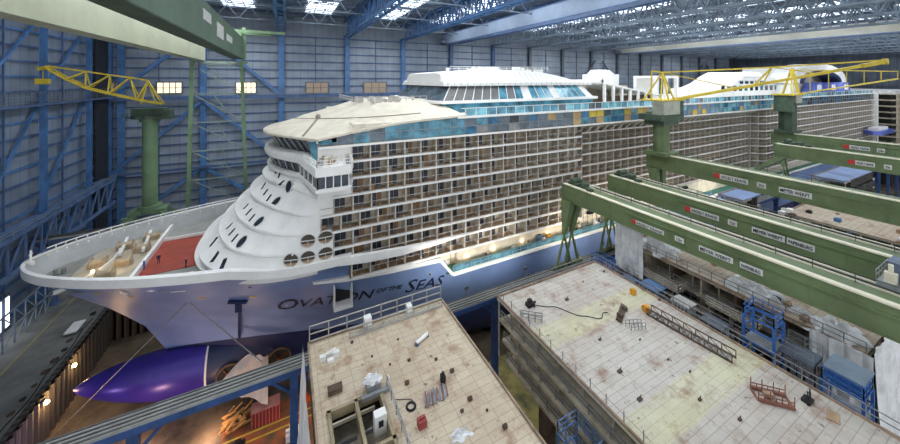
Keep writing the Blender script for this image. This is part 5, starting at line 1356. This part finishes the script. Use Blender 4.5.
# dock lamps
LW = mat('orange lamp', (255,190,110), .4, emit=40)
for (x, y, e, lab) in ((44,403,900,'glowing orange floodlight lower on the dock end wall'), (72,366,500,'glowing floodlight higher on the dock end wall')):
    p = PX(x, y, -33.8); t = thing('wall_lamp', lab, 'lamp', p, 'lamps on the dock end wall')
    MB().box(-33.95, -33.7, p.y-.4, p.y+.4, p.z-.35, p.z+.35).build('housing', DGREY, t); MB().sphere((-33.5, p.y, p.z), .3, 10, 6).build('bulb', LW, t)
    lamp_pt(-32.9, p.y, p.z, e, (1,.62,.3))
# mooring rope
b = MB(); a = Vector((-4, 74.8-2, -36)); 
p, n = hit(bh, 187, 303)
if p:
    b.tube(p, Vector(PX(52, 437, -33.85)), .09, 6); tag(b.build('mooring_rope', STEEL), 'taut rope running from the bow down to the dock floor', 'rope')
    q, n2 = hit(bh, 190, 303); q2 = Vector(PY(262, 362, 60)); tag(MB().tube(q, q2, .08, 6).build('mooring_rope', STEEL), 'taut rope from the bow down right to the runway beam', 'rope')
# ---- people
def person(x, y, z, rz, lab, top, legs, pose=0):
    me = bpy.data.meshes.new('person'); H = 1.78
    V = [(0,0,.95),(0,0,1.2),(0,0,1.42),(0,.0,1.52),(0,-.01,1.66),
         (.1,0,.9),(.11,-.03-.05*pose,.5),(.12,.03+.1*pose,.08),(.12,-.1+.1*pose,.04),
         (-.1,0,.9),(-.11,-.03+.1*pose,.5),(-.12,.03-.12*pose,.08),(-.12,-.1-.12*pose,.04),
         (.2,0,1.4),(.26,.02,1.12),(.25,-.1-.15*pose,.9),(.25,-.14-.15*pose,.8),
         (-.2,0,1.4),(-.26,.02,1.12),(-.25,-.1+.1*pose,.9),(-.25,-.14+.1*pose,.8)]
    E = [(0,1),(1,2),(2,3),(3,4),(0,5),(5,6),(6,7),(7,8),(0,9),(9,10),(10,11),(11,12),(2,13),(13,14),(14,15),(15,16),(2,17),(17,18),(18,19),(19,20)]
    RR = [.15,.14,.16,.055,.11,.1,.07,.05,.045,.1,.07,.05,.045,.065,.05,.038,.04,.065,.05,.038,.04]
    me.from_pydata(V, E, []); o = bpy.data.objects.new('person', me); COL.objects.link(o)
    sk = o.modifiers.new('s', 'SKIN'); o.modifiers.new('u', 'SUBSURF').levels = 1
    for i, d in enumerate(me.skin_vertices[0].data): d.radius = (RR[i], RR[i]*.8); d.use_root = (i == 0)
    dg = bpy.context.evaluated_depsgraph_get(); m2 = bpy.data.meshes.new_from_object(o.evaluated_get(dg))
    o.modifiers.clear(); o.data = m2; m2.materials.clear()
    for m_ in (legs, top, mat('skin', (196,150,122), .6), mat('hard hat', (230,228,220), .4)): m2.materials.append(m_)
    for p in m2.polygons:
        c = p.center; p.material_index = 0 if c.z < .98 else 1 if c.z < 1.5 else 2 if c.z < 1.7 else 3
        if abs(c.x) > .2 and c.z < .9: p.material_index = 2
        p.use_smooth = True
    o.location = (x, y, z); o.rotation_euler = (0,0,rz); return tag(o, lab, 'person', 'workers on the foredeck')
NAVYC = mat('navy overalls', (34,40,66), .8); BLC = mat('bright blue overalls', (50,90,180), .8)
p = PZ(158.5, 264, -30.8); person(p.x, p.y, -30.8, .5, 'person in dark overalls standing in the middle of the red deck', NAVYC, NAVYC, .5)
p = PZ(144, 270, -30.8); person(p.x, p.y, -30.8, 2.2, 'person in blue overalls at the left end of the red deck', BLC, BLC, 0)
p = PZ(186, 268, -30.8); person(p.x, p.y, -30.8, -1, 'person in dark clothes at the near right part of the red deck', NAVYC, BLACK, 1)
# stepped staging on the flank of the sandy section, with bare partition plates behind it
for k in range(6):
    y = 14+k*4.1
    MB().box(54.9, 59, y, y+.25, -54, -29.4).build('partition_plate', PRIM if k % 2 else BROWN, s3)
    MB().box(55.4, 55.5, y+1.1, y+2.7, -33.8, -31.9).build('plate_opening', DARK, s3)
for i, (y0, y1, z, x0, lab) in enumerate(((28, 36.5, -31.6, 52.0, 'upper staging on the flank of the sandy section near the curtain'), (22, 29, -33.4, 51.8, 'middle staging on the flank of the sandy section'), (19, 24.5, -31.0, 52.2, 'short staging just past the first blue tower'))):
    t = thing('flank_staging', lab, 'staging', (53, (y0+y1)/2, z), 'stagings on the flank of the sandy section')
    MB().box(x0, 54.3, y0, y1, z-.15, z).build('planks', mat('dusty planks', (142,128,106), .8), t)
    MB().rail([(x0, y0, z), (x0, y1, z)], 1.1, 1.0, .045, (1,.66,.33)).rail([(x0, y0, z), (54.2, y0, z)], 1.1, 1.0, .045, (1,.5)).build('railing', mat('pale rail steel', (176,172,164), .5, .2), t)
    for q in range(3): y = y0+.3+(y1-y0-.6)*q/2; MB().bar((x0+.1, y, z-.15), (x0+.1, y, FL), .12).build('prop', STEEL, t)
# ================================================================ LIGHT
W = bpy.data.worlds.new('hall daylight'); S.world = W; W.use_nodes = True
bg = W.node_tree.nodes['Background']; bg.inputs[0].default_value = (.86, .92, 1, 1); bg.inputs[1].default_value = 1.2
def area(x, y, z, sx, sy, e, col=(.88,.94,1), rot=(0,0,0)):
    l = bpy.data.lights.new('roof_lamp', 'AREA'); l.shape = 'RECTANGLE'; l.size = sx; l.size_y = sy; l.energy = e; l.color = col
    o = bpy.data.objects.new('roof_lamp', l); COL.objects.link(o); o.location = (x, y, z); o.rotation_euler = rot; return o
for x in (-13.4, 35.3, 84, 132.7, 181.4, 254):
    area(x, 75, 17.2, 9, 110, 21000)
# warm work lamps on the dock floor under the bow
lamp_pt(-11, 64, -55.5, 900, (1,.62,.42), .5)
lamp_pt(-21, 66, -55, 1100, (1,.6,.42), .5)
lamp_pt(2, 59, -52.5, 400, (1,.6,.35), .5)
lamp_pt(-30, 66, -53, 700, (.8,.55,1), .5)
lamp_pt(70, 50, -33, 500, (1,.72,.42), .5); lamp_pt(56, 50.5, -33, 500, (1,.72,.42), .5); lamp_pt(88, 50.5, -33, 600, (1,.85,.65), .5)

# floodlights added on short posts along the runway beam to brighten the hull
for i, (x, where) in enumerate(((26, 'between the two big foreground sections'), (38, 'left of the crane legs'), (58, 'right of the crane legs'), (76, 'under the third girder'), (96, 'far along the beam'), (122, 'below the farthest girders'))):
    t = thing('hull_floodlight', 'added fill floodlight on the runway beam '+where, 'lamp', (x, 45.7, -34.9), 'added fill floodlights on the runway beam')
    MB().bar((x, 45.7, -35), (x, 45.7, -33.6), .12).build('post', STEEL, t)
    MB().box(x-.35, x+.35, 45.55, 45.75, -33.6, -33.1).build('housing', DGREY, t)
    MB().box(x-.3, x+.3, 45.76, 45.8, -33.55, -33.15).build('lens', mat('floodlight lens', (255,250,235), .4, emit=4), t)
    l = bpy.data.lights.new('floodlight', 'SPOT'); l.energy = 3600; l.spot_size = R(125); l.spot_blend = .8; l.color = (1,.96,.9); l.shadow_soft_size = .3
    o = bpy.data.objects.new('floodlight', l); COL.objects.link(o); o.location = (x, 45.95, -33.35); o.rotation_euler = (R(84), 0, 0)

t = thing('hull_floodlight', 'floodlight standing on the dock floor shining up at the bow', 'lamp', (-13, 56, FL), 'work floodlights on the dock floor')
MB().bar((-13, 56, FL), (-13, 56, FL+1.6), .12).bar((-13.6, 56, FL+.06), (-12.4, 56, FL+.06), .1).build('stand', STEEL, t)
MB().box(-13.4, -12.6, 55.85, 56.1, FL+1.5, FL+2.1).build('housing', DGREY, t)
MB().box(-13.3, -12.7, 56.1, 56.14, FL+1.55, FL+2.05).build('lens', mat('warm floodlight lens', (255,196,160), .4, emit=4), t)
l = bpy.data.lights.new('floodlight', 'SPOT'); l.energy = 5500; l.spot_size = R(80); l.spot_blend = .9; l.color = (1,.62,.5); l.shadow_soft_size = .4
o = bpy.data.objects.new('floodlight', l); COL.objects.link(o); o.location = (-13, 56.3, FL+1.8)
o.rotation_euler = (Vector((-8, 68, -41.5))-Vector((-13, 56.3, FL+1.8))).to_track_quat('-Z', 'Y').to_euler()
